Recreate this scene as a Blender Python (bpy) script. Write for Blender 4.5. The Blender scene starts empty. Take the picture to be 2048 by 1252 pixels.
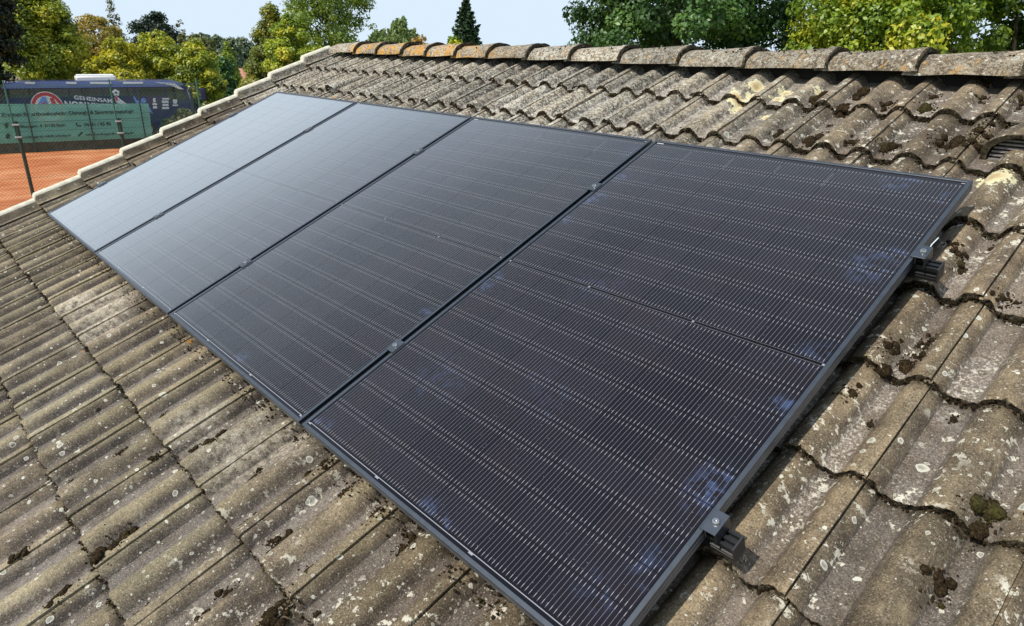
import bpy, bmesh, math, random
import numpy as np
from mathutils import Vector, Matrix

random.seed(7)
RNG = np.random.default_rng(7)
scn = bpy.context.scene
COL = scn.collection
R = math.radians

# ------------------------------------------------------------------ frames
PITCH = R(23.3)
cp, sp = math.cos(PITCH), math.sin(PITCH)
Z0 = 4.158                                   # height of the lower edge of the panels above the court
MROOF = Matrix(((1, 0, 0), (0, cp, -sp), (0, sp, cp)))
ROOFM = Matrix.Translation((0, 0, Z0)) @ MROOF.to_4x4()     # roof coordinates (u along ridge, v up slope, w out) -> world


def uvw(u, v, w=0.0):
    return ROOFM @ Vector((u, v, w))


# ------------------------------------------------------------------ camera
CAMP = uvw(5.15486, -0.27294, 1.25161)
cam = bpy.data.cameras.new('camera')
cam.sensor_width = 36
cam.lens = 24.0756
cam.clip_start = 0.05
cam.clip_end = 3000
camo = bpy.data.objects.new('camera', cam)
COL.objects.link(camo)
XR = Vector((0.67777769, 0.73507586, 0.01675947))
YU = Vector((-0.27740455, 0.23453914, 0.93168563))
ZB = Vector((0.68092886, -0.63612489, 0.36287879))
cm = Matrix((XR, YU, ZB)).transposed().to_4x4()
cm.translation = CAMP
camo.matrix_world = cm
scn.camera = camo

# ------------------------------------------------------------------ light
SUN_AZ, SUN_EL = R(185), R(49)
world = bpy.data.worlds.new('World')
scn.world = world
world.use_nodes = True
wn, wl = world.node_tree.nodes, world.node_tree.links
wn.clear()
sky = wn.new('ShaderNodeTexSky')
sky.sky_type = 'NISHITA'
sky.sun_disc = False
sky.sun_elevation = SUN_EL
sky.sun_rotation = SUN_AZ
sky.altitude = 100
sky.air_density = 1.0
sky.dust_density = 0.6
sky.ozone_density = 2.0
tc = wn.new('ShaderNodeTexCoord')
mp = wn.new('ShaderNodeMapping')
mp.inputs['Scale'].default_value = (1.0, 1.0, 3.2)
nz = wn.new('ShaderNodeTexNoise')
nz.inputs['Scale'].default_value = 1.6
nz.inputs['Detail'].default_value = 6
rp = wn.new('ShaderNodeValToRGB')
rp.color_ramp.elements[0].position = 0.36
rp.color_ramp.elements[0].color = (0.44, 0.44, 0.44, 1)
rp.color_ramp.elements[1].position = 0.68
rp.color_ramp.elements[1].color = (0.66, 0.66, 0.66, 1)
mx = wn.new('ShaderNodeMix')
mx.data_type = 'RGBA'
bg = wn.new('ShaderNodeBackground')
bg.inputs['Strength'].default_value = 0.135
wo = wn.new('ShaderNodeOutputWorld')
wl.new(tc.outputs['Generated'], mp.inputs['Vector'])
wl.new(mp.outputs['Vector'], nz.inputs['Vector'])
wl.new(nz.outputs['Fac'], rp.inputs['Fac'])
sz = wn.new('ShaderNodeSeparateXYZ')
wl.new(tc.outputs['Generated'], sz.inputs[0])
hz = wn.new('ShaderNodeMapRange')                        # the veil thickens towards the horizon
hz.interpolation_type = 'SMOOTHSTEP'
hz.inputs['From Min'].default_value = 0.0
hz.inputs['From Max'].default_value = 0.95
hz.inputs['To Min'].default_value = 0.55
hz.inputs['To Max'].default_value = 0.0
wl.new(sz.outputs['Z'], hz.inputs['Value'])
ad = wn.new('ShaderNodeMath')
ad.operation = 'ADD'
ad.use_clamp = True
wl.new(rp.outputs['Color'], ad.inputs[0])
wl.new(hz.outputs['Result'], ad.inputs[1])
wl.new(ad.outputs[0], mx.inputs['Factor'])
wl.new(sky.outputs['Color'], mx.inputs['A'])
mx.inputs['B'].default_value = (5.35, 6.4, 7.4, 1)          # thin high cloud veil
wl.new(mx.outputs['Result'], bg.inputs['Color'])
wl.new(bg.outputs['Background'], wo.inputs['Surface'])

sun = bpy.data.lights.new('sun', 'SUN')
sun.energy = 4.6
sun.angle = R(0.55)
sun.color = (1.0, 0.93, 0.82)
suno = bpy.data.objects.new('sun', sun)
COL.objects.link(suno)
SUND = Vector((math.sin(SUN_AZ) * math.cos(SUN_EL), math.cos(SUN_AZ) * math.cos(SUN_EL), math.sin(SUN_EL)))
suno.location = (0, 0, 60)
suno.rotation_euler = SUND.to_track_quat('Z', 'Y').to_euler()

scn.view_settings.view_transform = 'Standard'
scn.view_settings.look = 'None'
scn.view_settings.gamma = 1
scn.view_settings.exposure = 0.0
scn.view_settings.use_curve_mapping = False
scn.cycles.max_bounces = 8
scn.cycles.transparent_max_bounces = 24

# ------------------------------------------------------------------ placing helpers
FPX = 1369.635


def ray(px, py):
    return XR * ((px - 1024) / FPX) - YU * ((py - 626) / FPX) - ZB


def at(px, py, d):
    """point on the line of sight at horizontal distance d"""
    r = ray(px, py)
    return CAMP + r * (d / math.hypot(r.x, r.y))


A0 = R(-79)
DH = Vector((math.sin(A0), math.cos(A0), 0))   # looking west over the court
RH = Vector((DH.y, -DH.x, 0))
OG = Vector((CAMP.x, CAMP.y, 0))


def loc(f, a, z=0.0):
    return OG + DH * f + RH * a + Vector((0, 0, z))


def hit(px, py, f):
    r = ray(px, py)
    t = f / r.dot(DH)
    return t * r.dot(RH), CAMP.z + t * r.z


# ------------------------------------------------------------------ object helpers
def empty(name, label=None, cat=None, group=None, matrix=None):
    o = bpy.data.objects.new(name, None)
    o.empty_display_size = 0.2
    COL.objects.link(o)
    if matrix is not None:
        o.matrix_world = matrix
    tag(o, label, cat, group)
    return o


def tag(o, label=None, cat=None, group=None, kind=None):
    if label:
        o['label'] = label
    if cat:
        o['category'] = cat
    if group:
        o['group'] = group
    if kind:
        o['kind'] = kind
    return o


def link(name, me, parent=None, mats=(), matrix=None):
    """matrix is local to the parent"""
    o = bpy.data.objects.new(name, me)
    for m in mats:
        if m.name not in [x.name for x in me.materials if x]:
            me.materials.append(m)
    COL.objects.link(o)
    if parent is not None:
        o.parent = parent
    if matrix is not None:
        o.matrix_local = matrix
    return o


def np_mesh(name, V, F, smooth=False, mat_idx=None, sharp=None):
    """F: list of faces or (n,k) array"""
    me = bpy.data.meshes.new(name)
    V = np.asarray(V, dtype=np.float32)
    if isinstance(F, np.ndarray):
        n, k = F.shape
        me.vertices.add(len(V))
        me.vertices.foreach_set('co', V.ravel())
        me.loops.add(n * k)
        me.loops.foreach_set('vertex_index', F.astype(np.int32).ravel())
        me.polygons.add(n)
        me.polygons.foreach_set('loop_start', np.arange(0, n * k, k, dtype=np.int32))
        me.polygons.foreach_set('loop_total', np.full(n, k, dtype=np.int32))
        me.update(calc_edges=True)
        me.validate()
    else:
        me.from_pydata([tuple(map(float, v)) for v in V], [], [tuple(f) for f in F])
        me.update()
    if mat_idx is not None:
        me.polygons.foreach_set('material_index', np.asarray(mat_idx, dtype=np.int32))
    if smooth:
        me.polygons.foreach_set('use_smooth', np.ones(len(me.polygons), dtype=bool))
        if sharp is not None:
            me.set_sharp_from_angle(angle=R(sharp))
    return me


class MB:
    """collects boxes, tubes and prisms into one mesh"""

    def __init__(self):
        self.v, self.f, self.m = [], [], []

    def add(self, vs, fs, m=0):
        o = len(self.v)
        self.v += [tuple(v) for v in vs]
        self.f += [tuple(i + o for i in f) for f in fs]
        self.m += [m] * len(fs)
        return self

    def box(self, x0, x1, y0, y1, z0, z1, m=0, mat=None):
        vs = [Vector((x, y, z)) for z in (z0, z1) for y in (y0, y1) for x in (x0, x1)]
        if mat is not None:
            vs = [mat @ v for v in vs]
        fs = [(0, 2, 3, 1), (4, 5, 7, 6), (0, 1, 5, 4), (2, 6, 7, 3), (0, 4, 6, 2), (1, 3, 7, 5)]
        return self.add(vs, fs, m)

    def tube(self, pts, rads, n=8, m=0, cap=True):
        pts = [Vector(p) for p in pts]
        if not hasattr(rads, '__len__'):
            rads = [rads] * len(pts)
        vs, fs = [], []
        for i, p in enumerate(pts):
            t = (pts[min(i + 1, len(pts) - 1)] - pts[max(i - 1, 0)]).normalized()
            a = Vector((0, 0, 1)) if abs(t.z) < .9 else Vector((1, 0, 0))
            x = t.cross(a).normalized()
            y = t.cross(x)
            for k in range(n):
                q = 2 * math.pi * k / n
                vs.append(p + (x * math.cos(q) + y * math.sin(q)) * rads[i])
        for i in range(len(pts) - 1):
            for k in range(n):
                fs.append((i * n + k, i * n + (k + 1) % n, (i + 1) * n + (k + 1) % n, (i + 1) * n + k))
        if cap:
            fs.append(tuple(range(n)))
            fs.append(tuple((len(pts) - 1) * n + k for k in reversed(range(n))))
        return self.add(vs, fs, m)

    def prism(self, poly, axis0, axis1, ext, m=0, org=(0, 0, 0)):
        """polygon in (axis0, axis1) extruded by the vector ext"""
        a0, a1, ext, org = Vector(axis0), Vector(axis1), Vector(ext), Vector(org)
        n = len(poly)
        b = [org + a0 * p[0] + a1 * p[1] for p in poly]
        vs = b + [v + ext for v in b]
        fs = [tuple(range(n)), tuple(reversed(range(n, 2 * n)))]
        fs += [(i, i + n, (i + 1) % n + n, (i + 1) % n) for i in range(n)]
        return self.add(vs, fs, m)

    def mesh(self, name, bevel=0.0, smooth=False, seg=1):
        me = bpy.data.meshes.new(name)
        me.from_pydata([tuple(v) for v in self.v], [], self.f)
        me.polygons.foreach_set('material_index', np.array(self.m, dtype=np.int32))
        bm = bmesh.new()
        bm.from_mesh(me)
        bmesh.ops.recalc_face_normals(bm, faces=bm.faces)
        if bevel > 0:
            es = [e for e in bm.edges if len(e.link_faces) == 2 and e.calc_face_angle(0) > .5]
            bmesh.ops.bevel(bm, geom=es, offset=bevel, segments=seg, affect='EDGES', clamp_overlap=True)
        bm.to_mesh(me)
        bm.free()
        if smooth:
            me.polygons.foreach_set('use_smooth', np.ones(len(me.polygons), dtype=bool))
            me.set_sharp_from_angle(angle=R(38))
        me.update()
        return me

    def obj(self, name, mats, parent=None, matrix=None, **k):
        if not isinstance(mats, (list, tuple)):
            mats = [mats]
        return link(name, self.mesh(name, **k), parent, mats, matrix)


def text_mesh(s, size, shear=0.0, bold=0.0, space=1.0, align='LEFT'):
    c = bpy.data.curves.new('lettering', 'FONT')
    c.body = s
    c.size = size
    c.shear = shear
    c.offset = bold
    c.space_character = space
    c.align_x = align
    c.extrude = 0.002
    o = bpy.data.objects.new('lettering_curve', c)
    COL.objects.link(o)
    bpy.context.view_layer.update()
    dg = bpy.context.evaluated_depsgraph_get()
    me = bpy.data.meshes.new_from_object(o.evaluated_get(dg))
    bpy.data.objects.remove(o)
    bpy.data.curves.remove(c)
    return me


def fit_mesh(me, x0, x1, y0, y1):
    """scale a flat mesh into a rectangle"""
    n = len(me.vertices)
    a = np.empty(n * 3, dtype=np.float32)
    me.vertices.foreach_get('co', a)
    a = a.reshape(-1, 3)
    lo, hi = a.min(0), a.max(0)
    a[:, 0] = x0 + (a[:, 0] - lo[0]) / (hi[0] - lo[0]) * (x1 - x0)
    a[:, 1] = y0 + (a[:, 1] - lo[1]) / (hi[1] - lo[1]) * (y1 - y0)
    me.vertices.foreach_set('co', a.ravel())
    me.update()
    return me


# ------------------------------------------------------------------ materials
class NT:
    def __init__(self, name):
        self.mat = bpy.data.materials.new(name)
        self.mat.use_nodes = True
        self.t = self.mat.node_tree
        self.t.nodes.clear()
        self.out = self.t.nodes.new('ShaderNodeOutputMaterial')

    def n(self, typ, **k):
        x = self.t.nodes.new(typ)
        for a, b in k.items():
            setattr(x, a, b)
        return x

    def set(self, sock, val):
        if val is None:
            return
        if hasattr(val, 'is_linked') or isinstance(val, bpy.types.NodeSocket):
            self.t.links.new(val, sock)
        else:
            if sock.type == 'RGBA' and len(val) == 3:
                val = (*val, 1)
            sock.default_value = val

    def noise(self, vec, scale, detail=3, rough=.55, out='Fac', dist=0.0):
        x = self.n('ShaderNodeTexNoise')
        self.set(x.inputs['Vector'], vec)
        x.inputs['Scale'].default_value = scale
        x.inputs['Detail'].default_value = detail
        x.inputs['Roughness'].default_value = rough
        x.inputs['Distortion'].default_value = dist
        return x.outputs[out]

    def vor(self, vec, scale, rnd=1.0):
        x = self.n('ShaderNodeTexVoronoi')
        self.set(x.inputs['Vector'], vec)
        x.inputs['Scale'].default_value = scale
        x.inputs['Randomness'].default_value = rnd
        sep = self.n('ShaderNodeSeparateColor')
        self.t.links.new(x.outputs['Color'], sep.inputs[0])
        return x.outputs['Distance'], sep.outputs[0], sep.outputs[1]

    def math(self, op, a, b=None, c=None, clamp=False):
        x = self.n('ShaderNodeMath', operation=op, use_clamp=clamp)
        self.set(x.inputs[0], a)
        if b is not None:
            self.set(x.inputs[1], b)
        if c is not None:
            self.set(x.inputs[2], c)
        return x.outputs[0]

    def vmath(self, op, a, b=None, scale=None):
        x = self.n('ShaderNodeVectorMath', operation=op)
        self.set(x.inputs[0], a)
        if b is not None:
            self.set(x.inputs[1], b)
        if scale is not None:
            self.set(x.inputs['Scale'], scale)
        return x.outputs['Value'] if op in ('DISTANCE', 'LENGTH', 'DOT_PRODUCT') else x.outputs[0]

    def step(self, a, lo, hi):
        """smooth 0..1 as a goes lo..hi (lo may exceed hi)"""
        x = self.n('ShaderNodeMapRange', interpolation_type='SMOOTHSTEP')
        self.set(x.inputs['Value'], a)
        if isinstance(lo, (int, float)) and isinstance(hi, (int, float)) and lo > hi:
            x.inputs['From Min'].default_value = hi
            x.inputs['From Max'].default_value = lo
            x.inputs['To Min'].default_value = 1
            x.inputs['To Max'].default_value = 0
        else:
            self.set(x.inputs['From Min'], lo)
            self.set(x.inputs['From Max'], hi)
        return x.outputs['Result']

    def mix(self, fac, a, b, mode='MIX'):
        x = self.n('ShaderNodeMix', data_type='RGBA', blend_type=mode)
        self.set(x.inputs['Factor'], fac)
        self.set(x.inputs['A'], a)
        self.set(x.inputs['B'], b)
        return x.outputs['Result']

    def ramp(self, fac, stops):
        x = self.n('ShaderNodeValToRGB')
        e = x.color_ramp.elements
        while len(e) < len(stops):
            e.new(0.5)
        for el, (p, c) in zip(e, stops):
            el.position = p
            el.color = (*c, 1)
        self.set(x.inputs['Fac'], fac)
        return x.outputs['Color']

    def attr(self, name, out='Fac'):
        x = self.n('ShaderNodeAttribute', attribute_name=name)
        return x.outputs[out]

    def rand(self):
        return self.n('ShaderNodeObjectInfo').outputs['Random']

    def pos(self):
        return self.n('ShaderNodeNewGeometry').outputs['Position']

    def obj(self):
        return self.n('ShaderNodeTexCoord').outputs['Object']

    def roofpos(self):
        """world position turned into roof coordinates u, v, w (metres)"""
        m = self.n('ShaderNodeMapping', vector_type='POINT')
        self.t.links.new(self.pos(), m.inputs['Vector'])
        m.inputs['Rotation'].default_value = (-PITCH, 0, 0)
        l = -(MROOF.transposed() @ Vector((0, 0, Z0)))
        m.inputs['Location'].default_value = l
        return m.outputs['Vector']

    def sep(self, v):
        x = self.n('ShaderNodeSeparateXYZ')
        self.set(x.inputs[0], v)
        return x.outputs

    def bump(self, h, strength, dist, normal=None):
        x = self.n('ShaderNodeBump')
        x.inputs['Strength'].default_value = strength
        x.inputs['Distance'].default_value = dist
        self.set(x.inputs['Height'], h)
        if normal is not None:
            self.set(x.inputs['Normal'], normal)
        return x.outputs[0]

    def bsdf(self, color, rough=.6, metal=0.0, spec=.5, normal=None, **k):
        x = self.n('ShaderNodeBsdfPrincipled')
        self.set(x.inputs['Base Color'], color)
        self.set(x.inputs['Roughness'], rough)
        self.set(x.inputs['Metallic'], metal)
        self.set(x.inputs['Specular IOR Level'], spec)
        if normal is not None:
            self.set(x.inputs['Normal'], normal)
        for a, b in k.items():
            self.set(x.inputs[a.replace('_', ' ')], b)
        return x.outputs[0]

    def done(self, shader):
        self.t.links.new(shader, self.out.inputs['Surface'])
        return self.mat


def simple(name, color, rough=.55, metal=0.0, spec=.5, var=.15, scale=6.0, bump=0.0, **k):
    t = NT(name)
    p = t.obj()
    n = t.noise(p, scale, 4)
    c = t.mix(t.step(n, .3, .7), tuple(x * (1 - var) for x in color), tuple(min(1, x * (1 + var)) for x in color))
    nb = t.bump(t.noise(p, scale * 12, 3), bump, .004) if bump else None
    return t.done(t.bsdf(c, rough, metal, spec, nb, **k))


def blob(t, P, u, v, r, d=.35):
    """soft mask around a spot on the roof"""
    x = t.vmath('DISTANCE', P, (u, v, -.12))
    return t.step(x, r * (1 + d), r * (1 - d))


def tile_material(name, ridge=False):
    t = NT(name)
    P = t.roofpos()
    U, V, W = t.sep(P)
    warp = t.noise(P, 26, 3, .6, out='Color')
    Pd = t.vmath('ADD', P, t.vmath('SCALE', t.vmath('SUBTRACT', warp, (.5, .5, .5)), scale=.022))
    h = t.attr('h')                      # 0 in the water channel, 1 on the roll
    rnd = t.rand()
    n_lo = t.noise(P, 1.3, 2)
    n_mid = t.noise(P, 9, 5, .6)
    n_hi = t.noise(P, 55, 4, .65)
    # streaks down the slope
    st = t.noise(t.vmath('MULTIPLY', P, (34, 3.2, 20)), 1, 3)
    base = t.ramp(n_mid, [(.28, (.056, .047, .039)), (.46, (.128, .106, .078)), (.62, (.215, .180, .130)), (.8, (.28, .24, .18))])
    base = t.mix(t.math('MULTIPLY', t.step(st, .42, .68), .55), base, (.062, .055, .050))
    # olive film on the rolls, mostly low on the slope
    low = t.math('MULTIPLY', t.step(V, .6, -.1), t.step(U, 4.4, 3.4))
    ol = t.math('MULTIPLY', t.math('MULTIPLY', t.step(n_lo, .38, .6), t.step(h, .45, .95)), t.math('MULTIPLY_ADD', low, .5, .15))
    base = t.mix(ol, base, (.225, .198, .130))
    # washed grey channel
    ch = t.math('MULTIPLY', t.step(h, .55, .06), t.math('MULTIPLY_ADD', t.step(n_mid, .35, .6), .5, .28))
    base = t.mix(ch, base, (.135, .126, .126))
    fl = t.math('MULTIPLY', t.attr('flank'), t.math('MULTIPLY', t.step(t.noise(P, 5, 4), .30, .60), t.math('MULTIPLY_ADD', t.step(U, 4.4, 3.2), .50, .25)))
    base = t.mix(fl, base, (.040, .036, .037))  # dark film plus the shade of the right roll flanks, painted into the colour
    # pale old lichen crust over the upper courses
    up = t.math('MULTIPLY', t.step(V, 1.55, 2.05), t.math('MULTIPLY_ADD', t.step(U, 4.2, 2.2), .40, .60) if ridge else t.step(U, 4.4, 2.4))
    upm = t.math('MULTIPLY', up, t.math('MAXIMUM', t.step(t.noise(Pd, 75, 4, .75), .50, .55), t.math('MULTIPLY', t.step(t.noise(Pd, 22, 4, .7), .54, .59), .8)))
    base = t.mix(t.math('MULTIPLY', upm, .80), base, (.42, .415, .375))
    base = t.mix(t.math('MULTIPLY', up, t.step(t.noise(P, 85, 3, .7), .58, .64)), base, (.040, .035, .031))
    # rubbed sandy patches
    pt = None
    for (u, v, r) in ((1.50, -.12, .16), (1.72, -.2, .12), (1.3, -.22, .1), (3.19, -.13, .14), (3.30, -.02, .10), (2.9, -.2, .09)):
        b = blob(t, P, u, v, r, .8)
        pt = b if pt is None else t.math('MAXIMUM', pt, b)
    if not ridge:
        base = t.mix(t.math('MULTIPLY', pt, t.step(t.noise(P, 42, 5, .75), .34, .62)), base, (.36, .33, .28))
    # pale mineral bloom in the channels of the near tiles
    bl = t.math('MULTIPLY', t.math('MULTIPLY', t.step(h, .34, .05), t.step(t.noise(P, 3.1, 2), .54, .64)), t.step(U, 3.4, 4.3))
    base = t.mix(t.math('MULTIPLY', bl, t.math('MULTIPLY', t.step(t.noise(P, 120, 3, .7), .47, .62), .75)), base, (.38, .38, .38))
    # browner film to the right
    base = t.mix(t.math('MULTIPLY', t.step(U, 3.3, 4.3), .8), base, t.mix(1.0, base, (.88, .82, .74), 'MULTIPLY'))
    base = t.mix(1.0, base, (1.01, 1.0, .975), 'MULTIPLY')
    hue = t.math('FRACT', t.math('MULTIPLY', rnd, 37.7))
    base = t.mix(t.math('MULTIPLY', hue, .5), base, t.mix(1.0, base, (1.06, .98, .89), 'MULTIPLY'))
    # brightness by tile
    k = t.math('MULTIPLY_ADD', rnd, .60, .76)
    base = t.mix(1.0, base, t.n('ShaderNodeCombineColor').outputs[0], 'MULTIPLY') if False else base
    vm = t.n('ShaderNodeVectorMath', operation='SCALE')
    t.set(vm.inputs[0], base)
    t.set(vm.inputs['Scale'], k)
    base = vm.outputs[0]
    # mineral grain
    gr = t.noise(P, 260, 2, .75)
    gr2 = t.noise(P, 110, 3, .7)
    g = t.math('ADD', t.math('MULTIPLY', gr, 2.0), t.math('MULTIPLY_ADD', gr2, 1.5, -.72))
    vm = t.n('ShaderNodeVectorMath', operation='SCALE')
    t.set(vm.inputs[0], base)
    t.set(vm.inputs['Scale'], g)
    base = vm.outputs[0]
    base = t.mix(t.math('MULTIPLY', t.step(gr, .60, .68), .60), base, (.40, .36, .29))
    base = t.mix(t.math('MULTIPLY', t.step(gr, .40, .33), .55), base, (.030, .026, .022))
    # dirt at the lap edges
    tt = t.attr('t')
    dirt = t.math('MULTIPLY', t.step(tt, .30, .345), .75)
    base = t.mix(t.math('MULTIPLY', dirt, t.step(t.noise(P, 30, 4), .3, .62)), base, (.022, .018, .013))
    # round lichens, three sizes
    clus = t.noise(P, 2.3, 2)
    for sc, r0, r1, lo, gate, col in ((9.5, .07, .15, .50, .06, (.54, .53, .45)), (14, .07, .16, .60, .10, (.58, .57, .49)), (19, .08, .19, .62, .10, (.60, .59, .51)), (44, .10, .24, .55, .02, (.56, .54, .46)), (95, .10, .24, .60, .02, (.50, .48, .41))):
        d, r, r2 = t.vor(Pd, sc)
        rad = t.math('MULTIPLY_ADD', r, r1 - r0, r0)
        rad = t.math('MULTIPLY', rad, t.step(r2, lo - .10, lo - .02))
        rad = t.math('MULTIPLY', rad, t.step(clus, .26 - gate, .52 - gate))
        m = t.math('SUBTRACT', rad, d)
        disc = t.step(m, .0, .018)
        core = t.step(m, .03, .075)
        c = t.mix(t.math('MULTIPLY', core, t.step(r, .2, .7)), col, tuple(.52 * x for x in col))
        base = t.mix(t.math('MULTIPLY', disc, .86), base, c)
    # ragged white crusts on the rolls near the right side
    rg = t.math('MULTIPLY', t.step(t.noise(Pd, 30, 5, .75), .578, .61), t.step(t.noise(P, 5.0, 2), .40, .52))
    rg = t.math('MULTIPLY', rg, t.math('MULTIPLY_ADD', t.step(U, 3.0, 4.0), .75, .15))
    base = t.mix(rg, base, (.55, .52, .43))
    # orange lichen
    if ridge:
        om = t.math('MULTIPLY', t.step(t.noise(Pd, 16, 6, .8), .48, .55), t.step(U, 1.9, .9))
        om = t.math('MULTIPLY', om, t.step(U, -.42, -.25))
        om2 = t.math('MULTIPLY', t.step(t.noise(Pd, 24, 5, .75), .60, .64), t.step(U, 4.6, 4.0))
        om = t.math('MAXIMUM', t.math('MULTIPLY', om, t.step(W, -.115, -.085)), t.math('MULTIPLY', om2, .8))
        base = t.mix(t.math('MULTIPLY', om, .9), base, t.ramp(n_hi, [(.3, (.36, .17, .030)), (.7, (.62, .34, .07))]))
    else:
        d, r, r2 = t.vor(Pd, 6.5)
        om = t.math('MULTIPLY', t.step(d, .085, .05), t.step(r2, .80, .84))
        base = t.mix(t.math('MULTIPLY', om, .85), base, (.38, .17, .04))
        # thick cream lichen rosettes near the ridge
        cr = None
        for (u, v, r) in ((3.44, 2.56, .055), (3.43, 2.41, .045), (3.47, 2.37, .05), (3.48, 2.47, .045), (3.60, 2.53, .045), (3.655, 2.66, .03), (3.76, 2.55, .04),
                          (3.60, 2.46, .035), (3.63, 2.32, .04), (4.585, 2.01, .060), (.55, 2.5, .03), (3.36, 2.46, .035)):
            b = t.math('SUBTRACT', 1.0, t.math('DIVIDE', t.vmath('DISTANCE', t.vmath('MULTIPLY', Pd, (1, 1, 0)), (u, v, 0)), r * 1.05))
            cr = b if cr is None else t.math('MAXIMUM', cr, b)
        cn = t.noise(Pd, 38, 5, .75)
        base = t.mix(t.math('MULTIPLY', t.step(t.math('ADD', cr, t.math('MULTIPLY_ADD', cn, 3.2, -1.75)), .06, .14), .95), base,
                     t.ramp(t.math('ADD', cr, t.math('MULTIPLY_ADD', cn, .9, -.5)), [(.05, (.66, .64, .42)), (.45, (.60, .55, .34)), (.8, (.44, .32, .17))]))
    # black pits of dead moss
    d, r, r2 = t.vor(Pd, 14)
    pit = t.math('MULTIPLY', t.step(d, .15, .10), t.step(r, .86, .88))
    pit = t.math('MULTIPLY', pit, t.step(h, .8, .4))
    base = t.mix(t.math('MULTIPLY', pit, .9), base, (.016, .013, .010))
    hgt = t.math('ADD', t.math('MULTIPLY', gr, .5), t.math('MULTIPLY', n_hi, 1.2))
    nb = t.bump(hgt, .55, .004)
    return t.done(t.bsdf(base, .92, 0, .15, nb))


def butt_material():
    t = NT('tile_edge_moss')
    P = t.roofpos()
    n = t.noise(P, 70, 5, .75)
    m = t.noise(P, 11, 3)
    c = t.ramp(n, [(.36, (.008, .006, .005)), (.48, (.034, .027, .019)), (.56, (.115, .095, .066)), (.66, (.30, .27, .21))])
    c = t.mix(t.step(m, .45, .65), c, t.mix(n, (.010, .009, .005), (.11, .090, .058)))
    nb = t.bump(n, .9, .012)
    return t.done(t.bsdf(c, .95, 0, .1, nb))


def moss_material():
    t = NT('moss')
    P = t.roofpos()
    n = t.noise(P, 160, 4, .75)
    m = t.noise(P, 7, 3)
    c = t.ramp(n, [(.32, (.006, .005, .003)), (.52, (.030, .020, .010)), (.68, (.10, .066, .030))])
    o = t.ramp(n, [(.3, (.012, .014, .004)), (.7, (.11, .105, .03))])
    c = t.mix(t.math('MULTIPLY', t.step(m, .58, .70), .7), c, o)
    return t.done(t.bsdf(c, .95, 0, .1, t.bump(n, 1, .006)))


def cell_material():
    t = NT('solar_cell')
    o = t.obj()
    x, y, z = t.sep(o)
    f = t.math('FRACT', t.math('DIVIDE', x, .0114))
    d = t.math('MULTIPLY', t.math('ABSOLUTE', t.math('SUBTRACT', f, .5)), .0112)
    ins = t.math('LESS_THAN', t.math('ABSOLUTE', x), .0905)
    line = t.math('LESS_THAN', d, .00036)
    ay = t.math('ABSOLUTE', y)
    padz = t.math('MULTIPLY', t.math('GREATER_THAN', ay, .0335), t.math('LESS_THAN', ay, .0425))
    pad = t.math('MULTIPLY', t.math('LESS_THAN', d, .00064), padz)
    m = t.math('MULTIPLY', t.math('MAXIMUM', line, pad), ins)
    lc = t.mix(pad, (.190, .187, .200), (.29, .285, .30))
    P = t.roofpos()
    U, V, W = t.sep(P)
    r = t.rand()
    base = t.mix(r, (.0075, .0080, .0125), (.0130, .0120, .0180))
    base = t.mix(t.math('MULTIPLY', t.step(t.noise(P, 5, 2), .5, .7), .5), base, (.016, .010, .014))
    # wiped dust smears, bluish
    n = t.noise(t.vmath('ADD', P, t.vmath('SCALE', t.noise(P, 9, 2, out='Color'), scale=.10)), 30, 5, .7)
    sm = None
    for (u, v, q, s) in ((4.557, .468, .05, 1), (4.555, .425, .05, 1), (4.407, 1.715, .05, 1), (4.446, 1.735, .03, 1), (4.560, 1.655, .03, .9), (4.566, .72, .035, 1), (4.52, 1.28, .07, .7), (4.55, 1.34, .04, .8),
                         (3.49, .74, .035, .9), (3.49, .79, .03, .8), (3.41, .54, .03, .9), (4.041, .035, .035, 1), (4.11, .03, .03, .9), (2.93, .04, .035, .8), (3.50, .02, .03, 1), (3.54, .03, .03, .8),
                         (3.495, 1.48, .035, .8), (3.50, 1.30, .03, 1), (3.52, 1.34, .03, .6), (3.985, .496, .05, .22), (4.06, .45, .08, .16), (1.891, 1.68, .05, .5), (3.42, 1.66, .05, .6), (1.9, .8, .06, .3),
                         (2.25, .74, .05, .35), (2.3, .42, .06, .25), (3.85, .9, .10, .25), (3.7, .35, .09, .3), (4.55, .9, .05, .4), (4.56, .22, .05, .45), (4.50, .12, .05, .4), (3.49, 1.16, .03, .5)):
        b = t.math('MULTIPLY', t.step(t.vmath('DISTANCE', P, (u, v, -.002)), q * 1.5, q * .2), s)
        sm = b if sm is None else t.math('MAXIMUM', sm, b)
    sm = t.math('MULTIPLY', sm, t.step(n, .42, .66))
    base = t.mix(t.math('MULTIPLY', sm, .42), base, (.075, .125, .28))
    # settled specks
    d2, r1, r2 = t.vor(P, 110)
    sp_ = t.math('MULTIPLY', t.math('LESS_THAN', d2, .13), t.math('GREATER_THAN', r1, .80))
    base = t.mix(t.math('MULTIPLY', sp_, .35), base, (.30, .32, .36))
    col = t.mix(m, base, lc)
    ro = t.math('MULTIPLY_ADD', sm, .3, .14)
    film = t.noise(P, 14, 3)
    ro = t.math('MULTIPLY_ADD', t.step(film, .35, .7), .06, ro)
    return t.done(glassed(t, col, ro))


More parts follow.
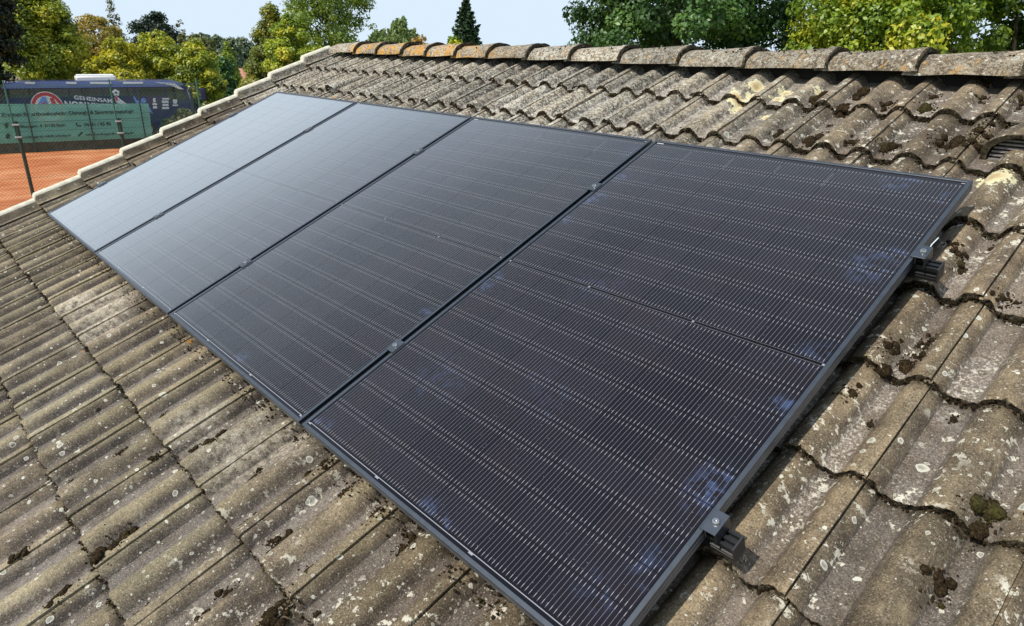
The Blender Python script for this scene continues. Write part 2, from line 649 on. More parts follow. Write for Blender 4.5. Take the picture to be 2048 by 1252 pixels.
def glassed(t, col, ro, g=1.0):
    """anti-reflective textured glass: almost no mirror face on, strong mirror at grazing angles"""
    lw = t.n('ShaderNodeLayerWeight')
    lw.inputs['Blend'].default_value = .5
    f = t.ramp(lw.outputs['Facing'], [(.0, (.010,) * 3), (.29, (.016,) * 3), (.46, (.060,) * 3), (.575, (.17,) * 3), (.66, (.39,) * 3), (.75, (.76,) * 3), (.84, (.92,) * 3), (1, (1,) * 3)])
    under = t.bsdf(col, .5, 0, .0)
    gl = t.n('ShaderNodeBsdfGlossy')
    gl.inputs['Color'].default_value = (1.0 * g, .968 * g, .945 * g, 1)
    t.set(gl.inputs['Roughness'], ro)
    m = t.n('ShaderNodeMixShader')
    t.t.links.new(f, m.inputs[0])
    t.t.links.new(under, m.inputs[1])
    t.t.links.new(gl.outputs[0], m.inputs[2])
    return m.outputs[0]


def glassed_simple(name, c, g=1.0):
    t = NT(name)
    return t.done(glassed(t, c, .16, g))


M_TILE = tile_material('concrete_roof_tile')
M_RIDGE = tile_material('concrete_ridge_tile', ridge=True)
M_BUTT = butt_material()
M_MOSS = moss_material()
M_RIM = simple('cream_verge_concrete', (.58, .55, .45), .8, var=.20, scale=14, spec=.2, bump=.3)
M_CELL = cell_material()
M_BACK = glassed_simple('black_backsheet', (.008, .008, .012), .93)
M_FRAME = simple('black_anodised_frame', (.150, .160, .178), .38, 1.0, .5, var=.08, scale=40)
M_RAIL = simple('black_anodised_rail', (.010, .011, .013), .45, 0.0, .4, var=.1, scale=30)
M_PLASTIC = simple('black_plastic_cap', (.022, .023, .025), .5, var=.1, scale=40)
M_STEEL = simple('stainless_steel', (.55, .55, .55), .28, 1.0, var=.08, scale=60)
M_RIBBON = glassed_simple('tinned_ribbon', (.26, .26, .29))
M_TAPE = glassed_simple('black_tape', (.003, .003, .004))
M_LABEL = glassed_simple('white_label', (.60, .60, .60))
M_TIE = simple('pale_cable_tie', (.62, .66, .70), .4, var=.05)
M_DARK = simple('dark_vent_plastic', (.030, .028, .027), .55, var=.3, scale=40)
M_SLAT = simple('vent_slat_grey', (.21, .19, .175), .6, var=.25, scale=40)
M_WALL = simple('pale_render', (.55, .52, .46), .85, var=.08, scale=3, bump=.3)
M_DECK = simple('dark_underlay', (.020, .018, .016), .9, var=.2)

# ------------------------------------------------------------------ ground
def ground_material():
    t = NT('grass_ground')
    P = t.pos()
    n = t.noise(P, .09, 4)
    m = t.noise(P, 2.2, 5, .7)
    c = t.ramp(m, [(.3, (.045, .068, .018)), (.5, (.085, .115, .030)), (.7, (.150, .165, .060))])
    c = t.mix(t.step(n, .5, .66), c, (.20, .17, .085))
    return t.done(t.bsdf(c, .95, 0, .1, t.bump(t.noise(P, 14, 4), .6, .06)))


def clay_material():
    t = NT('red_clay')
    P = t.pos()
    n = t.noise(P, .5, 4)
    m = t.noise(P, 9, 5, .7)
    st = t.noise(t.vmath('MULTIPLY', P, (.8, .12, 1)), 1.6, 4)
    c = t.ramp(t.math('ADD', t.math('MULTIPLY', n, .5), t.math('MULTIPLY', st, .5)), [(.38, (.36, .105, .038)), (.50, (.48, .17, .068)), (.62, (.58, .26, .125))])
    c = t.mix(t.math('MULTIPLY', t.step(m, .55, .72), .35), c, (.30, .085, .032))
    return t.done(t.bsdf(c, .95, 0, .1, t.bump(m, .4, .01)))


M_GRASS = ground_material()
M_CLAY = clay_material()
M_PATH = simple('pale_sandy_path', (.42, .37, .28), .95, var=.15, scale=1.5)
M_ASPH = simple('grey_asphalt', (.055, .055, .056), .9, var=.2, scale=2)

g = MB()
g.add([(-900, -900, -.02), (900, -900, -.02), (900, 900, -.02), (-900, 900, -.02)], [(0, 1, 2, 3)])
tag(g.obj('ground', M_GRASS), kind='structure')


def quad_on_ground(name, corners, z, mat):
    m = MB()
    m.add([loc(f, a, z) for f, a in corners], [(0, 1, 2, 3)])
    return tag(m.obj(name, mat), kind='structure')


quad_on_ground('court_surface', [(15.0, -34), (41.0, -34), (41.0, 8.0), (15.0, 8.0)], -.004, M_CLAY)
quad_on_ground('parking_road', [(42.6, -40), (52.0, -40), (52.0, 6.2), (42.6, 6.2)], -.008, M_ASPH)
quad_on_ground('path', [(74.5, 4.0), (77.6, 4.0), (77.6, 40.0), (74.5, 40.0)], -.006, M_PATH)

# ------------------------------------------------------------------ the building and its tiled roof
TA = 0.304            # tile cover width
TG = 0.34             # course gauge
TL = 0.42             # tile length
U_GROOVE = 4.757      # one interlock joint
V_BUTT = 0.03         # one butt line
W_BASE = -0.142       # channel level at the butt
TH = 0.030            # edge thickness
RH_ = 0.040           # roll height


def rollf(x, b):
    x = abs(x) / b
    if x >= 1.22:
        return 0.0
    q = max(0.0, 1 - min(1.0, x) ** 2.3) ** .72          # round back
    f = .16 * (0.5 + 0.5 * math.cos(math.pi * min(1.0, x / 1.22)))   # fillet into the pan
    return min(1.0, .84 * q + f)


def tile_h(s):
    return RH_ * max(rollf(s - TA / 2, .052), rollf(s - (TA - .013), .047) if s > TA / 2 else rollf(s + .013, .047))


def surf_w(u, v):
    """height of the tile surface under a roof point"""
    s = (u - U_GROOVE) % TA
    t = (v - V_BUTT) % TG
    return W_BASE + tile_h(s) - TH * .92 * t / TG


def make_tile_mesh(seed, crop=None):
    rg = random.Random(seed)
    S = [-.016, -.001, .0022, .0036] + [.008 + (TA - .014) * i / 45 for i in range(46)] + [TA - .0015, TA]
    Lc = crop or TL
    T = [0.0, .004, .014, .05, .12, .22, .32, Lc] if Lc > .35 else [0.0, .004, .014, .05, .12, .2, Lc]
    ph = [rg.uniform(0, 6.28) for _ in range(6)]

    def edge(s):
        return (.0016 * math.sin(38 * s + ph[0])) + .0013 * math.sin(97 * s + ph[1]) + .0012 * math.sin(211 * s + ph[2]) + .0014 * math.sin(430 * s + ph[3])

    chips = [(rg.uniform(0, TA), rg.uniform(.004, .016), rg.uniform(.002, .008)) for _ in range(rg.randint(3, 7))]
    V, F, M, H, TT, FL = [], [], [], [], [], []

    def top(s, t):
        if s < .0:
            h = tile_h(0.0) - .013
        elif s < .003:
            h = tile_h(s) - .012
        elif s < .05:
            h = tile_h(s) - .0045 * (1 - s / .05)
        else:
            h = tile_h(s)
        return h

    ns = len(S)
    for t in T:
        for s in S:
            e = edge(s)
            ch = sum(d * max(0, 1 - abs(s - c) / w) for c, w, d in chips)
            tv = t + (e + ch) * max(0, 1 - t / .05)
            w = top(s, t) - TH * .92 * t / TG
            if t == 0:
                w -= .0055
            elif t < .005:
                w -= .0016
            w += .0009 * math.sin(60 * s + 17 * t + ph[3]) + .0008 * math.sin(131 * t + 43 * s + ph[4])
            V.append((s, tv, w))
            H.append(max(0, min(1, tile_h(max(0, min(TA, s))) / RH_)))
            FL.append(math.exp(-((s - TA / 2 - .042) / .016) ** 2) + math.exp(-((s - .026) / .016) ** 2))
            TT.append(t)
    for i in range(len(T) - 1):
        for j in range(ns - 1):
            a = i * ns + j
            F.append((a, a + 1, a + ns + 1, a + ns))
            M.append(0)
    # butt face
    o = len(V)
    for r, (dv, dw) in enumerate(((.0005, -.012), (.003, -TH - .002))):
        for j, s in enumerate(S):
            q = V[j]
            V.append((s, q[1] + dv + .0022 * math.sin(150 * s + ph[5] + r) + rg.gauss(0, .0021), top(s, 0) + dw + .0016 * math.sin(90 * s + ph[2] + 2 * r) + rg.gauss(0, .0010)))
            H.append(.5)
            TT.append(.0)
    for j in range(ns - 1):
        F.append((j + 1, j, o + j, o + j + 1))
        F.append((o + j + 1, o + j, o + ns + j, o + ns + j + 1))
        M += [1, 1]
    # overlap edge
    o = len(V)
    for i in range(len(T)):
        q = V[i * ns + ns - 1]
        V.append((q[0] - .001, q[1], q[2] - .013))
        H.append(.5)
        TT.append(T[i])
    for i in range(len(T) - 1):
        F.append((i * ns + ns - 1, o + i, o + i + 1, (i + 1) * ns + ns - 1))
        M.append(0)
    me = np_mesh('roof_tile', V, F, True, M, 48)
    FL += [0] * (len(V) - len(FL))
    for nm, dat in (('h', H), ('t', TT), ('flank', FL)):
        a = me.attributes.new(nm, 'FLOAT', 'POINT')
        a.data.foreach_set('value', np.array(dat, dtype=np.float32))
    me.materials.append(M_TILE)
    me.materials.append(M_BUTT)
    return me


BLD = empty('clubhouse', 'low clubhouse under a weathered grey concrete tile roof carrying the solar panels', 'building', None,
            Matrix.Translation((2.7, 1.6, 0)))
BLDI = BLD.matrix_world.inverted()


def roof_child(name, me, u, v, w, rot=0.0, mats=(), tilt=0.0):
    m = BLDI @ ROOFM @ Matrix.Translation((u, v, w)) @ Matrix.Rotation(rot, 4, 'Z') @ Matrix.Rotation(tilt, 4, 'Y')
    return link(name, me, BLD, mats, m)


TILES = [make_tile_mesh(100 + i) for i in range(10)]
TILES_TOP = [make_tile_mesh(300 + i, .332) for i in range(4)]
VENTS = {(15, 6): 0, (1, 6): 1}
ROWS = range(-4, 8)
COLS = range(-5, 18)
rt = random.Random(11)
for k in ROWS:
    off = rt.uniform(-.004, .004)
    for c in COLS:
        u = U_GROOVE - TA * (c + 1) + off + rt.uniform(-.0015, .0015)
        v = V_BUTT + TG * k + rt.uniform(-.005, .005)
        me = rt.choice(TILES_TOP if k == 7 else TILES)
        roof_child('roof_tile', me, u, v, W_BASE + rt.uniform(-.0015, .0015), R(rt.uniform(-.35, .35)), (), R(rt.uniform(-.25, .25)))


def vent_hood(uc, vb, wid, hgt, ln, name='vent_tile'):
    """raised hood on a tile with a slatted mouth facing down the slope"""
    V, F, M = [], [], []
    ns, nt = 14, 9
    H, T_ = [], []
    for i in range(nt):
        t = i / (nt - 1)
        vv = ln * t
        hh = hgt * (1 - t ** 1.6) + .012
        ww = wid * (1 - .30 * t)
        for j in range(ns):
            a = math.pi * j / (ns - 1)
            x = -math.cos(a)
            V.append((x * ww / 2, vv + .004 * math.sin(9 * x), (abs(math.sin(a)) ** .55) * hh - .02))
            H.append(.8)
            T_.append(.15)
    for i in range(nt - 1):
        for j in range(ns - 1):
            a = i * ns + j
            F.append((a, a + 1, a + ns + 1, a + ns))
            M.append(0)
    o = len(V)                                     # lip thickness at the mouth
    for j in range(ns):
        q = V[j]
        V.append((q[0] * .88, q[1] + .002, q[2] - .016))
        H.append(.5)
        T_.append(0)
    o2 = len(V)
    for j in range(ns):
        q = V[o + j]
        V.append((q[0], q[1] + .05, q[2]))
        H.append(.5)
        T_.append(0)
    for j in range(ns - 1):
        F.append((j + 1, j, o + j, o + j + 1))
        F.append((o + j + 1, o + j, o2 + j, o2 + j + 1))
        M += [1, 1]
    me = np_mesh(name, V, F, True, M, 50)
    for nm, dat in (('h', H), ('t', T_)):
        a = me.attributes.new(nm, 'FLOAT', 'POINT')
        a.data.foreach_set('value', np.array(dat, dtype=np.float32))
    w = surf_w(uc, vb + .02)
    root = roof_child(name, me, uc, vb, w, 0, (M_TILE, M_BUTT))
    dk = MB()
    na_ = 12
    dk.prism([(-math.cos(math.pi * q / na_) * wid * .40, math.sin(math.pi * q / na_) ** .6 * (hgt - .022) - .018) for q in range(na_ + 1)], (1, 0, 0), (0, 0, 1), (0, .004, 0), 0, (0, .048, 0))
    dk.obj('vent_mouth', M_DARK, root)
    n = 6
    for i in range(n):
        z = -.012 + (hgt - .022) * i / n
        hw_ = wid * .42 * max(.2, 1 - ((z + .02) / hgt) ** 2.2) ** .5
        s = MB()
        s.box(-hw_, hw_, .010, .038, z, z + .0055, 0, Matrix.Rotation(R(-14), 4, 'X'))
        s.obj('slat', M_SLAT, root)
    return root


vent_hood(4.650, 2.14, .30, .100, .30)
vent_hood(.215, 2.06, .115, .052, .27)

# verge tiles on the left gable
U_RIM = -.79
for k in ROWS:
    v0 = V_BUTT + TG * k + rt.uniform(-.004, .004)
    L0 = TG + .05 if k < 7 else .30
    V, F, M, H, T_ = [], [], [], [], []
    # cross-section from the joint to the outer face
    sec = [(-.010, .012, 0), (-.028, .016, 0), (-.038, .010, 0), (-.044, .016, 0), (-.050, .040, 0), (-.056, .062, 0), (-.060, .070, 1), (-.066, .0775, 1),
           (-.080, .081, 1), (-.100, .081, 1), (-.114, .077, 1), (-.121, .064, 1), (-.122, .0, 2), (-.122, -.13, 2)]
    T = [0, .003, .009, .024, .06, .2, L0]
    n = len(sec)
    for t in T:
        for (x, z, mi) in sec:
            rise = .036 * (1 - t / TG) - .006
            dz = 0
            if z > .03:
                dz = -(.034 * (1 - t / .024) ** 2 if t < .024 else 0)
            V.append((x, t, z + rise * .9 + dz))
            H.append(.6)
            T_.append(.15)
    for i in range(len(T) - 1):
        for j in range(n - 1):
            a = i * n + j
            F.append((a + 1, a, a + n, a + n + 1))
            M.append(1 if sec[j + 1][2] == 1 else (1 if sec[j + 1][2] == 2 else 0))
    o = len(V)
    for j in range(n):
        V.append((sec[j][0], T[1] + .004, -.03 if sec[j][1] > -.05 else -.13))
        H.append(.5)
        T_.append(0)
    for j in range(n - 1):
        F.append((j, j + 1, o + j + 1, o + j))
        M.append(1 if sec[j + 1][2] else 2)
    me = np_mesh('verge_tile', V, F, True, M, 50)
    for nm, dat in (('h', H), ('t', T_)):
        a = me.attributes.new(nm, 'FLOAT', 'POINT')
        a.data.foreach_set('value', np.array(dat, dtype=np.float32))
    roof_child('verge_tile', me, U_GROOVE - TA * 18, v0, W_BASE + .006, 0, (M_TILE, M_RIM, M_BUTT))

# ridge tiles
V_R, W_R, A_R, B_R = 2.745, -.140, .134, .088
joints = [-.66, -.26, .07, .43, .74, 1.09, 1.44, 1.82, 2.19, 2.56, 2.95, 3.33, 3.73, 4.10, 4.46, 4.83, 5.20, 5.57, 5.94, 6.28]
RC = uvw(0, V_R, W_R)


def ridge_mesh(ln, seed):
    rg = random.Random(seed)
    ph = [rg.uniform(0, 6.28) for _ in range(4)]
    X = [-.05, .0, ln * .4, ln - .055, ln - .045, ln - .01, ln]
    sc = [.90, .91, .96, 1.01, 1.055, 1.08, 1.065]
    na = 19
    V, F, M = [], [], []
    for x, s in zip(X, sc):
        for j in range(na):
            a = math.pi * (.015 + .97 * j / (na - 1))
            e = .003 * math.sin(5 * a + ph[0]) if x == ln else 0
            V.append((x + e, -math.cos(a) * A_R * s, math.sin(a) * B_R * s + .0020 * math.sin(7 * a + 20 * x + ph[1]) + rg.gauss(0, .0011)))
    for i in range(len(X) - 1):
        for j in range(na - 1):
            a = i * na + j
            F.append((a + 1, a, a + na, a + na + 1))
            M.append(1 if i == len(X) - 2 else 0)
    o = len(V)
    for (dx, s) in ((-.002, .86), (-.20, .84)):
        for j in range(na):
            a = math.pi * (.015 + .97 * j / (na - 1))
            V.append((ln + dx, -math.cos(a) * A_R * s, math.sin(a) * B_R * s))
    e0 = (len(X) - 1) * na
    for j in range(na - 1):
        F.append((e0 + j, o + j, o + j + 1, e0 + j + 1))
        F.append((o + j, o + na + j, o + na + j + 1, o + j + 1))
        M += [1, 1]
    # lower rim thickness on both sides
    o = len(V)
    for i in range(len(X)):
        for j in (0, na - 1):
            q = V[i * na + j]
            V.append((q[0], q[1] * .86, q[2]))
    for i in range(len(X) - 1):
        F.append((i * na, (i + 1) * na, o + 2 * (i + 1), o + 2 * i))
        F.append((i * na + na - 1, o + 2 * i + 1, o + 2 * (i + 1) + 1, (i + 1) * na + na - 1))
        M += [1, 1]
    me = np_mesh('ridge_tile', V, F, True, M, 50)
    for nm, val in (('h', .7), ('t', .15)):
        a = me.attributes.new(nm, 'FLOAT', 'POINT')
        a.data.foreach_set('value', np.full(len(V), val, dtype=np.float32))
    return me


for i in range(len(joints) - 1):
    ln = joints[i + 1] - joints[i] + .012
    m = BLDI @ Matrix.Translation((joints[i], RC.y, RC.z + rt.uniform(-.003, .003))) @ Matrix.Rotation(R(rt.uniform(-.5, .5)), 4, 'Z') @ Matrix.Rotation(R(rt.uniform(-1, 1)), 4, 'X') @ Matrix.Rotation(R(-1.8), 4, 'Y')
    link('ridge_tile', ridge_mesh(ln, i), BLD, (M_RIDGE, M_BUTT), m)

# deck below the tiles, back slope and walls
d = MB()
pf = uvw(0, -1.36, -.20)
pr = uvw(0, 2.745, -.215)
pb = Vector((0, pr.y + (pr.y - pf.y), pf.z))
for (x0, x1) in ((-.80, 6.27),):
    tri = [(pf.y, pf.z), (pr.y, pr.z), (pb.y, pb.z), (pb.y, pb.z - .05), (pr.y, pr.z - .06), (pf.y, pf.z - .05)]
    d.prism(tri, (0, 1, 0), (0, 0, 1), (x1 - x0, 0, 0), 0, (x0, 0, 0))
dm = d.mesh('roof_deck')
link('roof_deck', dm, BLD, (M_DECK,), BLDI)
rb_ = MB()
rb_.box(-.62, 6.20, RC.y - .018, RC.y + .16, RC.z - .12, RC.z + .03)
link('ridge_filler', rb_.mesh('ridge_filler'), BLD, (M_DECK,), BLDI)
w_ = MB()
gy0, gy1 = pf.y + .35, pb.y - .35
poly = [(gy0, 0), (gy1, 0), (gy1, pf.z + .08), (pr.y, pr.z - .08), (gy0, pf.z + .08)]
w_.prism(poly, (0, 1, 0), (0, 0, 1), (6.7, 0, 0), 0, (-.60, 0, 0))
link('wall', w_.mesh('wall'), BLD, (M_WALL,), BLDI)

# ------------------------------------------------------------------ moss and debris lodged on the roof
ico_bm = bmesh.new()
bmesh.ops.create_icosphere(ico_bm, subdivisions=1, radius=1)
ICO_V = np.array([v.co[:] for v in ico_bm.verts])
ICO_F = np.array([[v.index for v in f.verts] for f in ico_bm.faces])
ico_bm.free()


mc, mr = [], []
mrng = random.Random(21)


CUSH = []                                   # cushion vertices and faces
ib = bmesh.new()
bmesh.ops.create_icosphere(ib, subdivisions=3, radius=1)
IC3_V = np.array([v.co[:] for v in ib.verts])
IC3_F = np.array([[v.index for v in f.verts] for f in ib.faces])
ib.free()
ib = bmesh.new()
bmesh.ops.create_icosphere(ib, subdivisions=2, radius=1)
IC2_V = np.array([v.co[:] for v in ib.verts])
IC2_F = np.array([[v.index for v in f.verts] for f in ib.faces])
ib.free()
crg = np.random.default_rng(77)


def cushion(u, v, r, el):
    B, F = (IC3_V, IC3_F) if r > .012 else (IC2_V, IC2_F)
    d = np.ones(len(B))
    for f_, a_ in ((2.0, .10), (4.5, .12), (10.0, .15)):
        k = crg.normal(size=(3, 3)) * f_
        ph = crg.uniform(0, 6.28, 3)
        d += a_ * (np.sin(B @ k[0] + ph[0]) + np.sin(B @ k[1] + ph[1]) * np.sin(B @ k[2] + ph[2])) * .7
    d += crg.normal(size=len(B)) * .07
    Q = B * d[:, None] * np.array([r, r * el, r * .8])
    x, y = u + Q[:, 0], v + Q[:, 1]
    z = surf_w(u, v) + Q[:, 2] + r * .12 + .25 * (np.array([surf_w(a, b) for a, b in zip(x, y)]) - surf_w(u, v))
    CUSH.append((np.stack([x, y, z], 1), F))


def moss_clump(u, v, r, elong=1.0, dens=1.0):
    if r > .011:                                           # a few merged cushions
        for _ in range(mrng.randint(5, 8)):
            cushion(u + mrng.gauss(0, r * .42), v + mrng.gauss(0, r * .5 * elong), r * mrng.uniform(.22, .50), mrng.uniform(.9, 1.3))
    else:
        cushion(u, v, r * .75, mrng.uniform(.9, 1.5))
    n = int(46 * dens * (r / .03) ** 1.3) + 5
    for _ in range(n):
        a, q = mrng.uniform(0, 6.28), mrng.random() ** .5
        du, dv = math.cos(a) * q * r * 1.25, math.sin(a) * q * r * 1.25 * elong
        if mrng.random() < .15:
            du *= 1.5
            dv *= 1.5
        mc.append((u + du, v + dv, surf_w(u + du, v + dv) + mrng.uniform(0, .003)))
        mr.append(mrng.uniform(.0012, .0034))


def chan(u):
    """nearest channel or joint"""
    s = (u - U_GROOVE) % TA
    best = min((.068, .236), key=lambda c: abs(c - s))
    return u - s + best


for _ in range(260):                                   # crumbs and tufts sitting on the ridge caps
    x = mrng.choice(joints[3:]) + mrng.gauss(-.02, .05) if mrng.random() < .6 else mrng.uniform(2.0, 6.0)
    a = math.pi * mrng.uniform(.25, .62)
    q = MROOF.transposed() @ (Vector((x, RC.y - math.cos(a) * A_R * 1.02, RC.z + math.sin(a) * (B_R + .004) - Z0 + .004)))
    for _k in range(4):
        mc.append((q.x + mrng.gauss(0, .005), q.y + mrng.gauss(0, .005), q.z + mrng.gauss(0, .002)))
        mr.append(mrng.uniform(.002, .005))

BIG = [(4.673, 1.093, .03), (4.639, 1.117, .022), (4.70, 1.134, .014), (4.959, .554, .022), (4.967, .74, .034), (4.639, 1.592, .018), (4.665, 1.537, .022), (4.60, 1.60, .014), (4.794, 1.435, .02),
       (3.767, 2.463, .035), (4.21, 2.469, .034), (4.066, 2.46, .03), (3.921, 2.561, .034), (3.912, 2.423, .026), (3.77, 2.154, .026), (3.914, 2.128, .036), (4.205, 2.141, .032), (4.36, 2.214, .036), (4.064, 2.149, .026),
       (4.355, 2.58, .024), (4.326, 2.682, .024), (4.197, 2.595, .018), (4.50, 2.55, .03), (4.46, 2.30, .03), (4.45, 2.2, .03), (3.06, -.187, .022), (3.043, -.147, .016), (3.354, -.188, .018), (3.652, -.047, .02),
       (3.8, -.042, .022), (3.508, -.03, .024), (3.484, -.281, .016), (3.178, -.594, .036), (3.15, -.56, .028), (3.209, -.758, .022), (3.631, -.419, .022), (3.657, -.488, .018), (3.808, -.362, .03), (3.85, -.33, .024),
       (3.943, -.04, .024), (3.783, -.235, .016), (3.623, -.237, .018), (3.632, -.262, .014), (3.486, -.6, .016), (2.919, -.804, .016), (2.773, -.434, .012), (2.924, -.363, .014), (4.35, .44, .02), (4.62, .93, .018)]
for (u, v, r) in BIG:
    moss_clump(u, v, r * 1.15, 1.35)
for _ in range(330):                                   # small tufts in channels and joints
    u = mrng.uniform(-.6, 6.1)
    v = mrng.uniform(-1.25, 2.6)
    if -.02 < u < 4.55 and .02 < v < 1.72:
        continue
    u = chan(u) + mrng.gauss(0, .008)
    if mrng.random() < .6:
        v = V_BUTT + TG * round((v - V_BUTT) / TG) + mrng.uniform(.01, .06)
    moss_clump(u, v, mrng.choice((.006, .008, .010, .014, .02)), 1.5, .8)
for k in ROWS:                                         # crumbs along every lap
    n = 2300 if k >= 4 else 1500
    for _ in range(n):
        u = mrng.uniform(-.7, 6.2)
        v = V_BUTT + TG * k - mrng.uniform(.0, .014) + .004
        if .0 < u < 4.5 and .06 < v < 1.70:
            continue
        z = surf_w(u, v - .004) + mrng.uniform(0, .015)
        mc.append((u, v, z))
        mr.append(mrng.uniform(.0014, .0046))
for _ in range(1150):                                  # litter washed down under the lower panel edge
    u = mrng.uniform(-.05, 4.3)
    v = -.012 + mrng.gauss(0, .014)
    if (math.sin(u * 9) + math.sin(u * 23 + 1)) < -.6:
        continue
    mc.append((u, v, surf_w(u, v) + mrng.uniform(0, .010)))
    mr.append(mrng.uniform(.0013, .0042))
for _ in range(1500):                                   # joint fillings between tiles
    c = mrng.randint(-5, 17)
    u = U_GROOVE - TA * c + .001
    v = mrng.uniform(-1.3, 2.6)
    if math.sin(v * 7 + c * 2.1) < .35:
        continue
    mc.append((u + mrng.gauss(0, .0018), v, W_BASE + .030 - TH * ((v - V_BUTT) % TG) / TG + mrng.uniform(0, .006)))
    mr.append(mrng.uniform(.0012, .0030))
V1 = []
F1 = []
o_ = 0
for (a, b) in CUSH:
    V1.append(a)
    F1.append(b + o_)
    o_ += len(a)
lm_n = len(mc)
lr = np.random.default_rng(3)
LV = np.asarray(mc)[:, None, :] + ICO_V[None] * lr.uniform(.6, 1.4, (lm_n, 1, 3)) * np.asarray(mr)[:, None, None] * lr.uniform(.75, 1.25, (lm_n, len(ICO_V), 1))
LF = ICO_F[None] + (np.arange(lm_n) * len(ICO_V))[:, None, None] + o_
mm = np_mesh('moss', np.concatenate(V1 + [LV.reshape(-1, 3)]), np.concatenate(F1 + [LF.reshape(-1, 3)]))
mo = link('moss', mm, None, (M_MOSS,), ROOFM)
tag(mo, 'dark brown moss and litter lodged in the tile channels and laps', kind='stuff')

# ------------------------------------------------------------------ solar panels
PW, PL, PG = 1.134, 1.762, .020
PS = PW + PG
PTHK = .030


def frame_mesh():
    """mitred aluminium profile: lip, outer face with two drawn lines, foot"""
    prof = [(.0115, -.0040), (.0112, -.0004), (.0105, .0), (.0006, .0), (.0, -.0008), (.0, -.0105), (.0012, -.0112), (.0012, -.0128), (.0, -.0135), (.0, -.0215), (.0012, -.0222), (.0012, -.0238), (.0, -.0245), (.0, -.030), (.022, -.030), (.022, -.0285), (.0025, -.0285), (.0025, -.0040)]
    V, F = [], []
    n = len(prof)
    for (cx, cy, sx, sy) in ((0, 0, 1, 1), (PW, 0, -1, 1), (PW, PL, -1, -1), (0, PL, 1, -1)):
        for (d_, z) in prof:
            V.append((cx + sx * d_, cy + sy * d_, z))
    for i in range(4):
        j = (i + 1) % 4
        for k in range(n):
            l = (k + 1) % n
            F.append((i * n + k, j * n + k, j * n + l, i * n + l))
    return np_mesh('frame', V, F)


FRAME_ME = frame_mesh()
bk = MB()
bk.box(.004, PW - .004, .004, PL - .004, -.0075, -.0032)
BACK_ME = bk.mesh('back_sheet')
cb = MB()
CW, CH = .182, .0924
ch_ = .006                                                   # chamfered corners of the half cells
cb.prism([(-CW / 2, -CH / 2), (CW / 2, -CH / 2), (CW / 2, CH / 2 - .004), (CW / 2 - .004, CH / 2), (-CW / 2 + .004, CH / 2), (-CW / 2, CH / 2 - .004)], (1, 0, 0), (0, 1, 0), (0, 0, .0001))
CELL_ME = cb.mesh('solar_cell')
CELL_ME.materials.append(M_CELL)


def panel(i, label):
    root = empty('solar_panel', label, 'solar panel', 'black solar panels mounted in one row on the roof', ROOFM @ Matrix.Translation((i * PS, 0, 0)))
    link('frame', FRAME_ME, root, (M_FRAME,))
    link('back_sheet', BACK_ME, root, (M_BACK,))
    for half in (0, 1):
        for r_ in range(9):
            y = PL / 2 + (-.006 - .0942 * (r_ + .5) if half == 0 else .006 + .0942 * (r_ + .5))
            for c in range(6):
                x = PW / 2 + (c - 2.5) * .184
                m = Matrix.Translation((x, y, -.0031)) @ (Matrix.Rotation(math.pi, 4, 'Z') if half else Matrix())
                link('solar_cell', CELL_ME, root, (), m)
    rb = MB()
    z0, z1 = -.0031, -.0022
    for k in range(3):
        x0, x1 = .018 + k * (PW - .036) / 3, .018 + (k + 1) * (PW - .036) / 3
        rb.box(x0, x1, .0205, .0225, z0, z1)
    rb.obj('bus_ribbon', M_RIBBON, root)
    for k in range(4):
        x = (.018, PW / 3, 2 * PW / 3, PW - .018)[k]
        t_ = MB()
        t_.box(x - .007, x + .007, .0165, .0205, z0, z1)
        t_.obj('solder_tab', M_RIBBON, root)
    mb = MB()
    mb.box(.016, PW - .016, PL / 2 - .0052, PL / 2 - .0047, z0, -.0028)
    mb.box(.016, PW - .016, PL / 2 + .0047, PL / 2 + .0051, z0, -.0028)
    mb.obj('middle_ribbon', M_RIBBON, root)
    mb = MB()
    mb.box(.016, PW - .016, PL / 2 - .0043, PL / 2 + .0043, z0, -.0028)
    mb.obj('middle_tape', M_TAPE, root)
    for k in range(4):
        x = (.0155, PW / 3, 2 * PW / 3, PW - .0155)[k]
        t_ = MB()
        t_.box(x - .003, x + .003, PL / 2 - .0030, PL / 2 + .0030, z0, z1)
        t_.obj('solder_tab', M_RIBBON, root)
    lb = MB()
    lb.box(.020, .050, PL - .0200, PL - .0165, -.0031, -.0020)
    lb.obj('serial_label', M_LABEL, root)
    lb = MB()
    lb.box(PW - .024, PW - .014, PL - .020, PL - .0165, -.0031, -.0020)
    lb.obj('solder_tab', M_RIBBON, root)
    # bright cell edges caught between columns near the top
    eg = MB()
    for c in range(1, 6):
        x = PW / 2 + (c - 3) * .184
        eg.box(x - .0005, x + .0005, PL - (.13, .105, .145, .09, .12)[(c + i) % 5], PL - (.045, .06, .05, .07, .055)[(c * 2 + i) % 5], -.0031, -.0027)
    eg.obj('column_ribbon', M_RIBBON, root)
    return root


panel(0, 'far left black solar panel beside the verge, reflecting the pale sky')
panel(1, 'second solar panel from the verge, between the sky-reflecting one and the third')
panel(2, 'third solar panel from the verge, next to the nearest one')
panel(3, 'nearest and darkest solar panel at the right end with both end clamps on its side')

# rails
RV = (1.378, .372)


